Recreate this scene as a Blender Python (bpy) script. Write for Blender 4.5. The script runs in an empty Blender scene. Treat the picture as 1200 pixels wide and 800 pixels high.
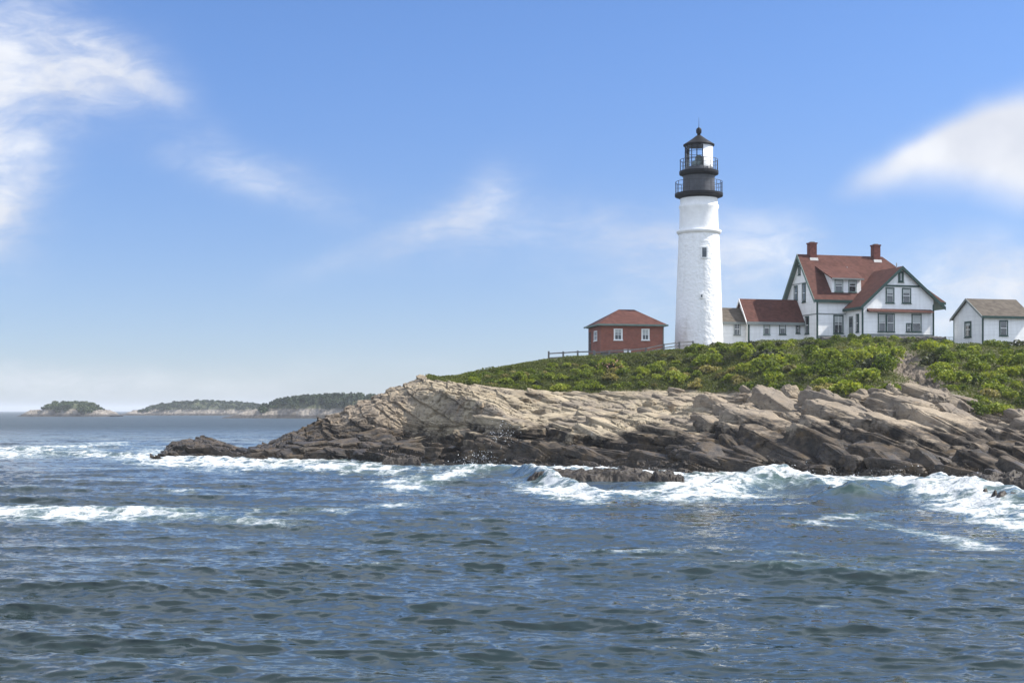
import bpy, bmesh, math, random
import numpy as np
from mathutils import Vector

random.seed(7)
RNG = np.random.default_rng(11)
SC = bpy.context.scene
COL = SC.collection
R = math.radians

# ------------------------------------------------------------------ camera
F, CX, HY, CAMH = 1650.0, 600.0, 481.0, 4.5        # focal length and horizon of a 1200 x 800 frame
cam_d = bpy.data.cameras.new("camera")
cam = bpy.data.objects.new("camera", cam_d)
COL.objects.link(cam)
cam.location = (0, 0, CAMH)
cam.rotation_euler = (R(90), 0, 0)
cam_d.sensor_width = 36
cam_d.lens = 36 * F / 1200
cam_d.shift_y = (HY - 400) / 1200
cam_d.clip_start = 0.5
cam_d.clip_end = 60000
SC.camera = cam


# ------------------------------------------------------------------ small tools
def tag(o, label=None, cat=None, group=None, kind=None):
    if label: o["label"] = label
    if cat: o["category"] = cat
    if group: o["group"] = group
    if kind: o["kind"] = kind
    return o


def thing(name, loc, rz, label, cat, group=None):
    o = bpy.data.objects.new(name, None)
    o.empty_display_size = 0.5
    o.location = loc
    o.rotation_euler = (0, 0, rz)
    COL.objects.link(o)
    return tag(o, label, cat, group)


def link_mesh(name, verts, faces, mat, parent=None, smooth=False, loc=None):
    me = bpy.data.meshes.new(name)
    me.from_pydata([tuple(v) for v in verts], [], faces)
    me.update()
    if mat: me.materials.append(mat)
    if smooth: me.polygons.foreach_set("use_smooth", [True] * len(me.polygons))
    o = bpy.data.objects.new(name, me)
    COL.objects.link(o)
    if parent: o.parent = parent
    if loc: o.location = loc
    return o


class MB:
    """collects shapes into one mesh"""
    def __init__(s): s.v, s.f = [], []

    def add(s, vs, fs):
        n = len(s.v)
        s.v += [tuple(v) for v in vs]
        s.f += [tuple(i + n for i in f) for f in fs]
        return s

    def box(s, x0, x1, y0, y1, z0, z1):
        return s.add([(x0, y0, z0), (x1, y0, z0), (x1, y1, z0), (x0, y1, z0), (x0, y0, z1), (x1, y0, z1), (x1, y1, z1), (x0, y1, z1)],
                     [(0, 3, 2, 1), (4, 5, 6, 7), (0, 1, 5, 4), (1, 2, 6, 5), (2, 3, 7, 6), (3, 0, 4, 7)])

    def prism(s, pts, d):
        """closed polygon pts (3D) swept by vector d"""
        n = len(pts)
        a = [tuple(p) for p in pts]
        b = [(p[0] + d[0], p[1] + d[1], p[2] + d[2]) for p in pts]
        fs = [tuple(range(n - 1, -1, -1)), tuple(range(n, 2 * n))]
        fs += [(i, (i + 1) % n, n + (i + 1) % n, n + i) for i in range(n)]
        return s.add(a + b, fs)

    def slab(s, pts, t):
        """polygon thickened straight down by t"""
        return s.prism(pts, (0, 0, -t))

    def bar(s, p, q, r, n=6, r2=None):
        p, q = Vector(p), Vector(q)
        d = (q - p).normalized()
        a = d.orthogonal().normalized()
        b = d.cross(a)
        r2 = r if r2 is None else r2
        vs = [p + (a * math.cos(2 * math.pi * i / n) + b * math.sin(2 * math.pi * i / n)) * r for i in range(n)]
        vs += [q + (a * math.cos(2 * math.pi * i / n) + b * math.sin(2 * math.pi * i / n)) * r2 for i in range(n)]
        return s.add(vs, [(i, (i + 1) % n, n + (i + 1) % n, n + i) for i in range(n)] + [tuple(range(n - 1, -1, -1)), tuple(range(n, 2 * n))])

    def lathe(s, prof, n=48, a0=0.0, a1=2 * math.pi, cx=0, cy=0):
        full = abs(a1 - a0 - 2 * math.pi) < 1e-6
        m = n if full else n + 1
        vs, fs = [], []
        for (r, z) in prof:
            for i in range(m):
                a = a0 + (a1 - a0) * i / n
                vs.append((cx + r * math.cos(a), cy + r * math.sin(a), z))
        for k in range(len(prof) - 1):
            for i in range(n):
                j = (i + 1) % m
                fs.append((k * m + i, k * m + j, (k + 1) * m + j, (k + 1) * m + i))
        return s.add(vs, fs)

    def ring(s, r, z, t, n=48, k=5):
        prof = [(r + t * math.cos(2 * math.pi * i / k), z + t * math.sin(2 * math.pi * i / k)) for i in range(k + 1)]
        return s.lathe(prof, n)

    def build(s, name, mat, parent=None, smooth=False):
        return link_mesh(name, s.v, s.f, mat, parent, smooth)


# ------------------------------------------------------------------ numpy noise
_T = np.random.default_rng(3).normal(size=(1024, 3)).astype(np.float32)
_T /= np.linalg.norm(_T, axis=1, keepdims=True)


def ihash(*k):
    h = np.zeros(np.broadcast(*k).shape, np.uint32) + np.uint32(2166136261)
    for a in k:
        h = (h ^ (np.asarray(a).astype(np.int64) & 0xffffffff).astype(np.uint32)) * np.uint32(16777619)
        h ^= h >> np.uint32(13)
        h *= np.uint32(0x5bd1e995)
        h ^= h >> np.uint32(15)
    return h


def hrand(*k): return (ihash(*k) >> np.uint32(8)).astype(np.float32) / 16777216.0


def perlin(x, y, z, seed=0):
    x = np.asarray(x, np.float32); y = np.asarray(y, np.float32); z = np.asarray(z, np.float32)
    ix, iy, iz = np.floor(x).astype(np.int32), np.floor(y).astype(np.int32), np.floor(z).astype(np.int32)
    fx, fy, fz = x - ix, y - iy, z - iz
    u, v, w = (t * t * t * (t * (t * 6 - 15) + 10) for t in (fx, fy, fz))
    out = 0
    for dx in (0, 1):
        for dy in (0, 1):
            for dz in (0, 1):
                g = _T[ihash(ix + dx, iy + dy, iz + dz, np.int32(seed)) & np.uint32(1023)]
                wgt = (u if dx else 1 - u) * (v if dy else 1 - v) * (w if dz else 1 - w)
                out = out + wgt * (g[..., 0] * (fx - dx) + g[..., 1] * (fy - dy) + g[..., 2] * (fz - dz))
    return out


def fbm(P, scale, octs=4, seed=0, gain=.5, ridged=False, sq=(1, 1, 1)):
    out, a, f = 0, 1.0, 1.0 / scale
    for o in range(octs):
        n = perlin(P[..., 0] * f * sq[0], P[..., 1] * f * sq[1], P[..., 2] * f * sq[2], seed + o * 17)
        if ridged: n = .5 - np.abs(n) * 1.6
        out = out + n * a
        a *= gain; f *= 2.03
    return out


def sstep(a, b, x):
    t = np.clip((x - a) / (b - a), 0, 1)
    return t * t * (3 - 2 * t)


def grid_mesh(name, V, mat, attrs=None, smooth=True):
    """V: rows x cols x 3"""
    nr, nc = V.shape[:2]
    idx = np.arange(nr * nc, dtype=np.int32).reshape(nr, nc)
    q = np.stack([idx[:-1, :-1], idx[:-1, 1:], idx[1:, 1:], idx[1:, :-1]], -1).reshape(-1, 4)
    me = bpy.data.meshes.new(name)
    me.vertices.add(nr * nc)
    me.vertices.foreach_set("co", np.ascontiguousarray(V, np.float32).reshape(-1))
    me.loops.add(q.size)
    me.loops.foreach_set("vertex_index", q.reshape(-1))
    me.polygons.add(len(q))
    me.polygons.foreach_set("loop_start", np.arange(0, q.size, 4, dtype=np.int32))
    me.update(calc_edges=True)
    me.polygons.foreach_set("use_smooth", np.full(len(q), smooth))
    for k, a in (attrs or {}).items():
        at = me.attributes.new(k, 'FLOAT', 'POINT')
        at.data.foreach_set("value", np.ascontiguousarray(a, np.float32).reshape(-1))
    me.materials.append(mat)
    o = bpy.data.objects.new(name, me)
    COL.objects.link(o)
    return o


def poly_soup(name, V, nper, mat, loc=(0, 0, 0), parent=None, attrs=None):
    """V: n x nper x 3 loose polygons in one mesh"""
    n = len(V)
    me = bpy.data.meshes.new(name)
    me.vertices.add(n * nper)
    me.vertices.foreach_set("co", np.ascontiguousarray(V, np.float32).reshape(-1))
    me.loops.add(n * nper)
    me.loops.foreach_set("vertex_index", np.arange(n * nper, dtype=np.int32))
    me.polygons.add(n)
    me.polygons.foreach_set("loop_start", np.arange(0, n * nper, nper, dtype=np.int32))
    me.update(calc_edges=True)
    for k, a in (attrs or {}).items():
        at = me.attributes.new(k, 'FLOAT', 'POINT')
        at.data.foreach_set("value", np.repeat(np.asarray(a, np.float32), nper))
    me.materials.append(mat)
    o = bpy.data.objects.new(name, me)
    COL.objects.link(o)
    o.location = loc
    if parent: o.parent = parent
    return o


# ------------------------------------------------------------------ material tools
class NT:
    def __init__(s, tree):
        s.t = tree; tree.nodes.clear()

    def n(s, typ, **kw):
        nd = s.t.nodes.new(typ)
        for k, v in kw.items():
            if k.startswith("i_"):
                key = k[2:]
                key = int(key) if key.isdigit() else key.replace("_", " ")
                s.set(nd.inputs[key], v)
            else: setattr(nd, k, v)
        return nd

    def set(s, sock, v):
        if isinstance(v, bpy.types.NodeSocket): s.t.links.new(v, sock)
        elif isinstance(v, bpy.types.Node): s.t.links.new(v.outputs[0], sock)
        else: sock.default_value = v

    def m(s, op, a, b=None, c=None, clamp=False):
        nd = s.t.nodes.new("ShaderNodeMath"); nd.operation = op; nd.use_clamp = clamp
        for i, v in enumerate((a, b, c)):
            if v is not None: s.set(nd.inputs[i], v)
        return nd.outputs[0]

    def add(s, *a):
        r = a[0]
        for b in a[1:]: r = s.m('ADD', r, b)
        return r

    def mul(s, *a):
        r = a[0]
        for b in a[1:]: r = s.m('MULTIPLY', r, b)
        return r

    def ss(s, x, lo, hi, a=0.0, b=1.0):
        nd = s.t.nodes.new("ShaderNodeMapRange"); nd.interpolation_type = 'SMOOTHSTEP'
        s.set(nd.inputs[0], x)
        for i, v in ((1, lo), (2, hi), (3, a), (4, b)): s.set(nd.inputs[i], v)
        return nd.outputs[0]

    def mix(s, fac, a, b, mode='MIX'):
        nd = s.t.nodes.new("ShaderNodeMix"); nd.data_type = 'RGBA'; nd.blend_type = mode
        s.set(nd.inputs[0], fac)
        for i, v in ((6, a), (7, b)):
            if isinstance(v, tuple) and len(v) == 3: v = (*v, 1)
            s.set(nd.inputs[i], v)
        return nd.outputs[2]

    def noise(s, vec, scale, detail=4, rough=.55, dist=0.0):
        nd = s.n("ShaderNodeTexNoise", i_Scale=scale, i_Detail=detail, i_Roughness=rough, i_Distortion=dist)
        s.set(nd.inputs["Vector"], vec)
        return nd.outputs[0]

    def mapv(s, vec, scale=(1, 1, 1), rot=(0, 0, 0), loc=(0, 0, 0)):
        nd = s.n("ShaderNodeMapping")
        s.set(nd.inputs[0], vec)
        nd.inputs["Scale"].default_value = scale
        nd.inputs["Rotation"].default_value = rot
        nd.inputs["Location"].default_value = loc
        return nd.outputs[0]

    def bump(s, h, strength, dist, normal=None):
        nd = s.n("ShaderNodeBump", i_Strength=strength, i_Distance=dist)
        s.set(nd.inputs["Height"], h)
        if normal is not None: s.set(nd.inputs["Normal"], normal)
        return nd.outputs[0]


def new_mat(name):
    m = bpy.data.materials.new(name)
    m.use_nodes = True
    nt = NT(m.node_tree)
    out = nt.n("ShaderNodeOutputMaterial")
    return m, nt, out


def principled(nt, out, col, rough=.7, normal=None, **kw):
    b = nt.n("ShaderNodeBsdfPrincipled")
    nt.set(b.inputs["Base Color"], (*col, 1) if isinstance(col, tuple) and len(col) == 3 else col)
    nt.set(b.inputs["Roughness"], rough)
    if normal is not None: nt.set(b.inputs["Normal"], normal)
    for k, v in kw.items(): nt.set(b.inputs[k.replace("_", " ")], v)
    nt.t.links.new(b.outputs[0], out.inputs["Surface"])
    return b


def coord(nt, which="Object"):
    return nt.n("ShaderNodeTexCoord").outputs[which]


def sep(nt, v):
    nd = nt.n("ShaderNodeSeparateXYZ"); nt.set(nd.inputs[0], v)
    return nd.outputs


def comb(nt, x, y, z):
    nd = nt.n("ShaderNodeCombineXYZ")
    for i, v in enumerate((x, y, z)): nt.set(nd.inputs[i], v)
    return nd.outputs[0]


def mat_weathered(name, col, var=.18, rough=.7, scale=1.5, bump=.0, bscale=8, spec=.3):
    m, nt, out = new_mat(name)
    v = coord(nt)
    n1 = nt.noise(v, scale, 5, .6)
    n2 = nt.noise(v, scale * 9, 3, .6)
    f = nt.add(nt.mul(n1, .7), nt.mul(n2, .3))
    lo = tuple(c * (1 - var) for c in col); hi = tuple(min(1, c * (1 + var)) for c in col)
    c = nt.mix(nt.ss(f, .3, .7), lo, hi)
    nrm = nt.bump(nt.noise(v, bscale, 4), 1.0, bump) if bump else None
    principled(nt, out, c, rough, nrm, Specular_IOR_Level=spec)
    return m


def mat_clapboard():
    m, nt, out = new_mat("white_clapboard")
    v = coord(nt); x, y, z = sep(nt, v)
    zz = nt.m('FRACT', nt.mul(z, 1 / .17))
    streak = nt.noise(nt.mapv(v, (2.2, 2.2, .35)), 1.0, 4, .6)
    board = nt.noise(comb(nt, nt.mul(nt.add(x, y), .25), 0.0, nt.mul(nt.m('FLOOR', nt.mul(z, 1 / .17)), 3.7)), 1.0, 1)
    c = nt.mix(nt.ss(streak, .35, .75), (.84, .84, .83), (.74, .74, .72))
    c = nt.mix(nt.ss(board, .45, .7, 0, .35), c, (.64, .64, .63))
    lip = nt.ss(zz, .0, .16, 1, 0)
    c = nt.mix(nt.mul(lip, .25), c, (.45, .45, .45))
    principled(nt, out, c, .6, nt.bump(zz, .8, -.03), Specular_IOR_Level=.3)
    return m


def mat_brick():
    m, nt, out = new_mat("red_brick")
    v = coord(nt); x, y, z = sep(nt, v)
    vv = comb(nt, nt.add(x, y), z, 0.0)
    b = nt.n("ShaderNodeTexBrick", i_Scale=1.0)
    nt.set(b.inputs["Vector"], vv)
    b.inputs["Color1"].default_value = (.29, .090, .056, 1)
    b.inputs["Color2"].default_value = (.21, .064, .042, 1)
    b.inputs["Mortar"].default_value = (.26, .16, .13, 1)
    b.inputs["Mortar Size"].default_value = .010
    b.inputs["Brick Width"].default_value = .24
    b.inputs["Row Height"].default_value = .085
    n = nt.noise(v, 1.1, 5, .65)
    c = nt.mix(nt.ss(n, .45, .75, 0, .55), b.outputs[0], (.15, .055, .042))
    c = nt.mix(nt.ss(z, .9, 0.0, 0, .35), c, (.30, .20, .17))
    principled(nt, out, c, .85, nt.bump(nt.noise(v, 14, 3), .6, .02), Specular_IOR_Level=.2)
    return m


def mat_shingle(name, c0, c1, row=.16):
    m, nt, out = new_mat(name)
    v = coord(nt); x, y, z = sep(nt, v)
    zr = nt.mul(z, 1 / row)
    rowi = nt.m('FLOOR', zr)
    cell = nt.n("ShaderNodeTexWhiteNoise", noise_dimensions='2D')
    nt.set(cell.inputs["Vector"], comb(nt, nt.m('FLOOR', nt.add(nt.mul(nt.add(x, y), 3.0), nt.mul(rowi, .37))), rowi, 0.0))
    n = nt.noise(v, .8, 5, .65)
    f = nt.add(nt.mul(cell.outputs[0], .35), nt.mul(n, .9))
    c = nt.mix(nt.ss(f, .3, .95), c0, c1)
    st = nt.noise(nt.mapv(v, (2.5, 2.5, .3)), 1.0, 3)
    c = nt.mix(nt.ss(st, .55, .8, 0, .4), c, tuple(k * .55 for k in c0))
    principled(nt, out, c, .85, nt.bump(nt.m('FRACT', zr), .7, -.03), Specular_IOR_Level=.2)
    return m


def mat_glass_dark():
    m, nt, out = new_mat("window_glass")
    v = coord(nt)
    n = nt.noise(v, .9, 2)
    principled(nt, out, nt.mix(nt.ss(n, .35, .7), (.012, .016, .02), (.06, .07, .075)), .06, nt.bump(nt.noise(v, 1.6, 2), .25, .02), Specular_IOR_Level=.8)
    return m


M = {}
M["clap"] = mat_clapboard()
M["brick"] = mat_brick()
M["red_roof"] = mat_shingle("red_shingle", (.064, .023, .017), (.110, .044, .033))
M["dark_red_roof"] = mat_shingle("dark_red_shingle", (.058, .022, .017), (.092, .036, .028))
M["brown_roof"] = mat_shingle("brown_shingle", (.065, .053, .042), (.125, .105, .083))
M["green_trim"] = mat_weathered("dark_green_trim", (.016, .050, .042), .25, .5)
M["grey_green_trim"] = mat_weathered("grey_green_trim", (.12, .17, .15), .2, .6)
M["white_trim"] = mat_weathered("white_trim", (.76, .76, .74), .08, .5)
M["grey_trim"] = mat_weathered("grey_trim", (.20, .22, .21), .15, .6)
M["glass"] = mat_glass_dark()
M["blind"] = mat_weathered("window_blind", (.42, .44, .43), .1, .8)
M["chimney"] = mat_weathered("chimney_brick", (.135, .046, .036), .35, .9, 3, .02)
M["lead"] = mat_weathered("lead_flashing", (.34, .34, .34), .2, .6)
M["black_iron"] = mat_weathered("black_painted_iron", (.012, .012, .014), .3, .55, 1.5, .01, 8, .15)
M["grey_iron"] = mat_weathered("dark_grey_painted_iron", (.060, .063, .072), .3, .5, 1.5, .01)
M["dark_iron_rail"] = mat_weathered("iron_railing_paint", (.035, .036, .04), .2, .5)
M["fence"] = mat_weathered("weathered_fence_wood", (.15, .145, .14), .35, .9, 4)
M["stone_wall"] = mat_weathered("field_stone", (.085, .08, .075), .45, .95, 2.5, .08, 3)
M["door_wood"] = mat_weathered("dark_door_paint", (.05, .03, .025), .3, .6)


def mat_tower():
    m, nt, out = new_mat("whitewashed_rubble")
    v = coord(nt)
    vor = nt.n("ShaderNodeTexVoronoi", feature='SMOOTH_F1', i_Scale=2.3)
    nt.set(vor.inputs["Vector"], nt.mapv(v, (1, 1, 1.7)))
    n = nt.noise(v, 3.2, 5, .6)
    h = nt.add(nt.mul(vor.outputs[0], -.45), nt.mul(n, 1.0))
    st = nt.noise(nt.mapv(v, (1.3, 1.3, .16)), 1.0, 5, .65)
    c = nt.mix(nt.ss(st, .48, .78), (.83, .83, .82), (.66, .65, .62))
    sp = nt.noise(v, 1.4, 5, .7)
    c = nt.mix(nt.ss(sp, .62, .78, 0, .5), c, (.50, .48, .45))
    principled(nt, out, c, .75, nt.bump(h, .8, .10), Specular_IOR_Level=.25)
    return m


M["tower"] = mat_tower()
M["tower_smooth"] = mat_weathered("white_cement", (.80, .80, .79), .07, .7, 1.2, .03, 3)


# ------------------------------------------------------------------ light
SUN_EL, SUN_AZ = 47.0, 6.5            # azimuth measured from +X (right) towards +Y (away from the camera)
sv = Vector((math.cos(R(SUN_EL)) * math.cos(R(SUN_AZ)), math.cos(R(SUN_EL)) * math.sin(R(SUN_AZ)), math.sin(R(SUN_EL))))
sun_d = bpy.data.lights.new("sun", 'SUN')
sun_d.energy = 5.0
sun_d.angle = R(.5)
sun_d.color = (1.0, .945, .86)
sun = bpy.data.objects.new("sun", sun_d)
COL.objects.link(sun)
sun.rotation_euler = (-sv).to_track_quat('-Z', 'Y').to_euler()
sun.location = (60, 40, 80)


def build_world():
    w = bpy.data.worlds.new("World")
    SC.world = w
    w.use_nodes = True
    nt = NT(w.node_tree)
    out = nt.n("ShaderNodeOutputWorld")
    sky = nt.n("ShaderNodeTexSky", sky_type='NISHITA', sun_disc=False)
    sky.sun_elevation = R(SUN_EL)
    sky.sun_rotation = R(90 - SUN_AZ)
    sky.altitude = 0
    sky.air_density = .7
    sky.dust_density = .5
    sky.ozone_density = 2.0
    d = coord(nt, "Generated")
    x, y, z = sep(nt, d)
    ya = nt.m('MAXIMUM', nt.m('ABSOLUTE', y), .08)
    u = nt.m('DIVIDE', x, ya)          # tangent coordinates of the direction
    v = nt.m('DIVIDE', z, ya)
    uv = comb(nt, u, v, 0.0)
    warp = nt.noise(uv, 5.0, 3, .5)
    warp2 = nt.noise(nt.mapv(uv, loc=(7, 3, 1)), 5.0, 3, .5)
    uw = nt.add(u, nt.mul(nt.m('SUBTRACT', warp, .5), .07))
    vw = nt.add(v, nt.mul(nt.m('SUBTRACT', warp2, .5), .05))

    def blob(px, py, rx, ry, ang, amp):
        a = R(ang)
        cu, cv = (px - CX) / F, (HY - py) / F
        du = nt.m('SUBTRACT', uw, cu); dv = nt.m('SUBTRACT', vw, cv)
        p = nt.mul(nt.add(nt.mul(du, math.cos(a)), nt.mul(dv, math.sin(a))), F / rx)
        q = nt.mul(nt.add(nt.mul(du, -math.sin(a)), nt.mul(dv, math.cos(a))), F / ry)
        r2 = nt.add(nt.mul(p, p), nt.mul(q, q))
        return nt.mul(nt.m('EXPONENT', nt.mul(r2, -1.0)), amp)

    soft = [(-40, 130, 95, 140, 12, 1.1), (40, 50, 95, 60, -20, .95), (105, 75, 100, 42, -30, .55), (190, 108, 75, 24, -35, .30),
            (-10, 230, 55, 80, 0, .5),
            (290, 200, 95, 28, -8, .46), (360, 232, 90, 24, -25, .22),
            (450, 288, 105, 22, 22, .36), (545, 245, 80, 32, 35, .40), (650, 275, 170, 46, 0, .42),
            (840, 310, 150, 62, 10, .68), (900, 290, 60, 40, 0, .2), (1150, 340, 160, 52, 5, .95), (60, 445, 260, 26, 0, .5), (420, 440, 260, 30, 0, .2)]
    s = None
    for b in soft:
        e = blob(*b)
        s = e if s is None else nt.add(s, e)
    wisp = nt.noise(nt.mapv(uv, (1, 2.2, 1), (0, 0, R(-28))), 8.0, 9, .60, .45)
    fibre = nt.noise(nt.mapv(uv, (1, 2.6, 1), (0, 0, R(-24)), (3, 1, 0)), 26.0, 6, .62, .8)
    dens = nt.mul(s, nt.ss(wisp, .28, .70, .42, 1.2), nt.ss(fibre, .25, .75, .72, 1.22))
    # the bright bank on the right, with a firm upper edge
    bank = None
    for b in [(1110, 180, 80, 30, 22, .85), (1190, 165, 75, 46, 18, 1.2), (1050, 200, 60, 17, 24, .5), (1275, 178, 80, 58, 10, 1.0), (1150, 210, 120, 30, 4, .42), (1220, 235, 110, 30, 0, .35)]:
        e = blob(*b)
        bank = e if bank is None else nt.add(bank, e)
    puff = nt.noise(uv, 12.0, 6, .5)
    bk = nt.ss(nt.add(bank, nt.mul(nt.m('SUBTRACT', puff, .5), .45)), .04, 1.25)
    dens = nt.m('MAXIMUM', nt.ss(dens, -.05, 1.25, 0, .92), nt.mul(bk, .97))
    # unseen clouds added outside the view: fill light for shaded walls, sea reflections
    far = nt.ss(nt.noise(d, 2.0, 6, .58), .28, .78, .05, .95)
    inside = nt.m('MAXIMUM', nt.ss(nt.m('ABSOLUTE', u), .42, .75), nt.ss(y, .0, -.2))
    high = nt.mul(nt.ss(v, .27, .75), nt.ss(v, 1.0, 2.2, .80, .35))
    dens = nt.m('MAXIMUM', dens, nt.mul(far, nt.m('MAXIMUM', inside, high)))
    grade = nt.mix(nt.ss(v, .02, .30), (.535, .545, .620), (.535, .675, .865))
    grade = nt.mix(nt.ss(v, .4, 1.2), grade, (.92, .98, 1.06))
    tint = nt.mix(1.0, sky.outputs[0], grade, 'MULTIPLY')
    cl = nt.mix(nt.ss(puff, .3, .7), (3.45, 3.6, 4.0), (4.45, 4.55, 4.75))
    behind = nt.ss(y, .3, -.5)  # extra bright clouds added behind the camera as white fill
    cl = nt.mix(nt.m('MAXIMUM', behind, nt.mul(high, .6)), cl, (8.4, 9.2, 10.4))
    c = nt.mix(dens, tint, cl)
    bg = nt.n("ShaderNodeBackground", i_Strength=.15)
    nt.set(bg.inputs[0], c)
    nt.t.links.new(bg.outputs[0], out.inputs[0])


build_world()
SC.view_settings.view_transform = 'Standard'
SC.view_settings.look = 'None'
SC.view_settings.exposure = 0.55
SC.view_settings.gamma = 1.0
SC.cycles.use_denoising = True
SC.cycles.max_bounces = 6
SC.cycles.transparent_max_bounces = 8
SC.cycles.sample_clamp_indirect = 6.0


# ------------------------------------------------------------------ the headland
def zat(py, Y): return CAMH + (HY - py) * Y / F


def gsm(a, sig, axis=0):
    k = int(3 * sig) + 1
    w = np.exp(-.5 * (np.arange(-k, k + 1) / sig) ** 2); w /= w.sum()
    return np.apply_along_axis(lambda r: np.convolve(np.pad(r, k, mode='edge'), w, 'valid'), axis, a)


# bearing, then (row, distance) of the foot, the ledge foot, the ledge top, the edge of the plants, the skyline
T_ = [
    # px   w     L2 (py,Y)     L3 (py,Y)     L4 (py,Y)     L6 (py,Y)
    (186, 541, (541, 131), (541, 133), (541, 134), (541, 136)),
    (198, 538, (530, 131.5), (524, 133), (521, 134), (519, 136)),
    (212, 538, (526, 132), (519, 134), (516, 136), (515, 138)),
    (236, 539, (526, 130), (519, 134), (515, 137), (513, 140)),
    (262, 540, (530, 130), (524, 133), (521, 136), (519, 139)),
    (288, 541, (536, 128), (531, 132), (530, 135), (528, 138)),
    (312, 541, (532, 127), (527, 131), (524, 134), (522, 137)),
    (345, 541, (526, 127), (517, 131), (511, 134), (507, 138)),
    (370, 541, (522, 127), (509, 133), (501, 137), (495, 141)),
    (400, 541, (516, 129), (499, 134), (488, 140), (482, 144)),
    (440, 542, (511, 132), (480, 135.5), (472, 142), (466, 147)),
    (480, 543, (510, 134), (459, 138), (453, 144), (449, 148)),
    (496, 543, (509, 132.5), (457, 137), (446, 145), (440, 151)),
    (520, 544, (509, 129), (459, 133.5), (449, 146), (443, 152)),
    (560, 545, (510, 122.5), (472, 125.5), (453, 146), (436, 154)),
    (584, 546, (510, 118.5), (484, 120.5), (455, 146), (431, 155)),
    (605, 547, (513, 119.2), (500, 118.6), (457, 146), (428, 156)),
    (640, 549, (516, 118.6), (506, 117.2), (461, 146), (422, 158)),
    (700, 551, (518, 117.2), (508, 115.4), (462, 147), (417, 159)),
    (750, 553, (520, 116), (509, 114.2), (458, 148), (414, 159)),
    (800, 555, (521, 114), (507, 113.5), (457, 148), (410, 160)),
    (850, 555, (525, 107), (500, 114), (462, 143), (404, 160)),
    (900, 556, (530, 105), (506, 113), (464, 132), (400, 161)),
    (950, 557, (537, 101), (516, 107), (465, 124), (399, 161)),
    (985, 559, (545, 98), (526, 102), (465, 119), (398, 161)),
    (1010, 560, (538, 99), (504, 107), (464, 119), (398, 161)),
    (1050, 562, (542, 97.5), (502, 107), (462, 119), (398, 161)),
    (1100, 565, (547, 97), (504, 107), (456, 119), (402, 160)),
    (1140, 567, (549, 96), (508, 107), (478, 118), (404, 159)),
    (1200, 570, (550, 95.5), (512, 107), (487, 118), (405, 158)),
    (1280, 573, (552, 95), (513, 107), (488, 118), (405, 158)),
    (1600, 580, (560, 93), (516, 107), (489, 118), (405, 157)),
]
TP = np.array([t[0] for t in T_], float)


def col(i, j=None): return np.array([(t[i] if j is None else t[i][j]) for t in T_], float)


def lay(px):
    """layer depths and heights for an array of bearings"""
    ip = lambda a: np.interp(px, TP, a)
    Yw = ip(7425.0 / (col(1) - HY))
    L = [(Yw - 7, np.full_like(px, -2.2)), (Yw, np.full_like(px, 0.0))]
    for i in (2, 3, 4):
        Y, Z = ip(col(i, 1)), ip(zat(col(i, 0), col(i, 1)))
        L.append((Y, Z))
    Y6, Z6 = ip(col(5, 1)), ip(zat(col(5, 0), col(5, 1)))
    L.append((Y6, Z6))
    t = sstep(500, 560, px)
    Y7 = Y6 + 5 + 23 * t
    L.append((Y7, np.where(Z6 < 0, -2.2, Z6 * (.55 + .47 * t) - .3 * (1 - t))))
    Y8 = Y7 + 9 + 25 * t
    L.append((Y8, (Z6 - 3) * t - 2.2 * (1 - t)))
    L.append((Y8 + 16, np.full_like(px, -2.5)))
    return L


px_t = np.concatenate([np.arange(176, 186, 2.0), np.arange(186, 1232, .8), np.arange(1232, 1600, 3.0)])
SEG = [8, 90, 100, 230, 130, 14, 12, 5]
_LL = lay(px_t)
rowsY, rowsZ, rowsT = [], [], []
for k, n in enumerate(SEG):
    tt = np.linspace(0, 1, n, endpoint=(k == len(SEG) - 1))
    for t in tt:
        rowsY.append(_LL[k][0] * (1 - t) + _LL[k + 1][0] * t)
        rowsZ.append(_LL[k][1] * (1 - t) + _LL[k + 1][1] * t)
        rowsT.append(k + t)
TY, TZ, TT = np.array(rowsY), np.array(rowsZ), np.array(rowsT)
TY, TZ = gsm(gsm(TY, 5, 1), 3, 0), gsm(gsm(TZ, 5, 1), 4, 0)
PXG = np.broadcast_to(px_t, TY.shape)
TTG = np.broadcast_to(TT[:, None], TY.shape)
P0 = np.stack([(PXG - CX) / F * TY, TY, TZ], -1).astype(np.float32)


def normals(P):
    a = np.gradient(P, axis=1); b = np.gradient(P, axis=0)
    n = np.cross(a, b)
    n /= np.linalg.norm(n, axis=-1, keepdims=True) + 1e-9
    return n


def unit(v): v = np.array(v, np.float32); return v / np.linalg.norm(v)


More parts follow.
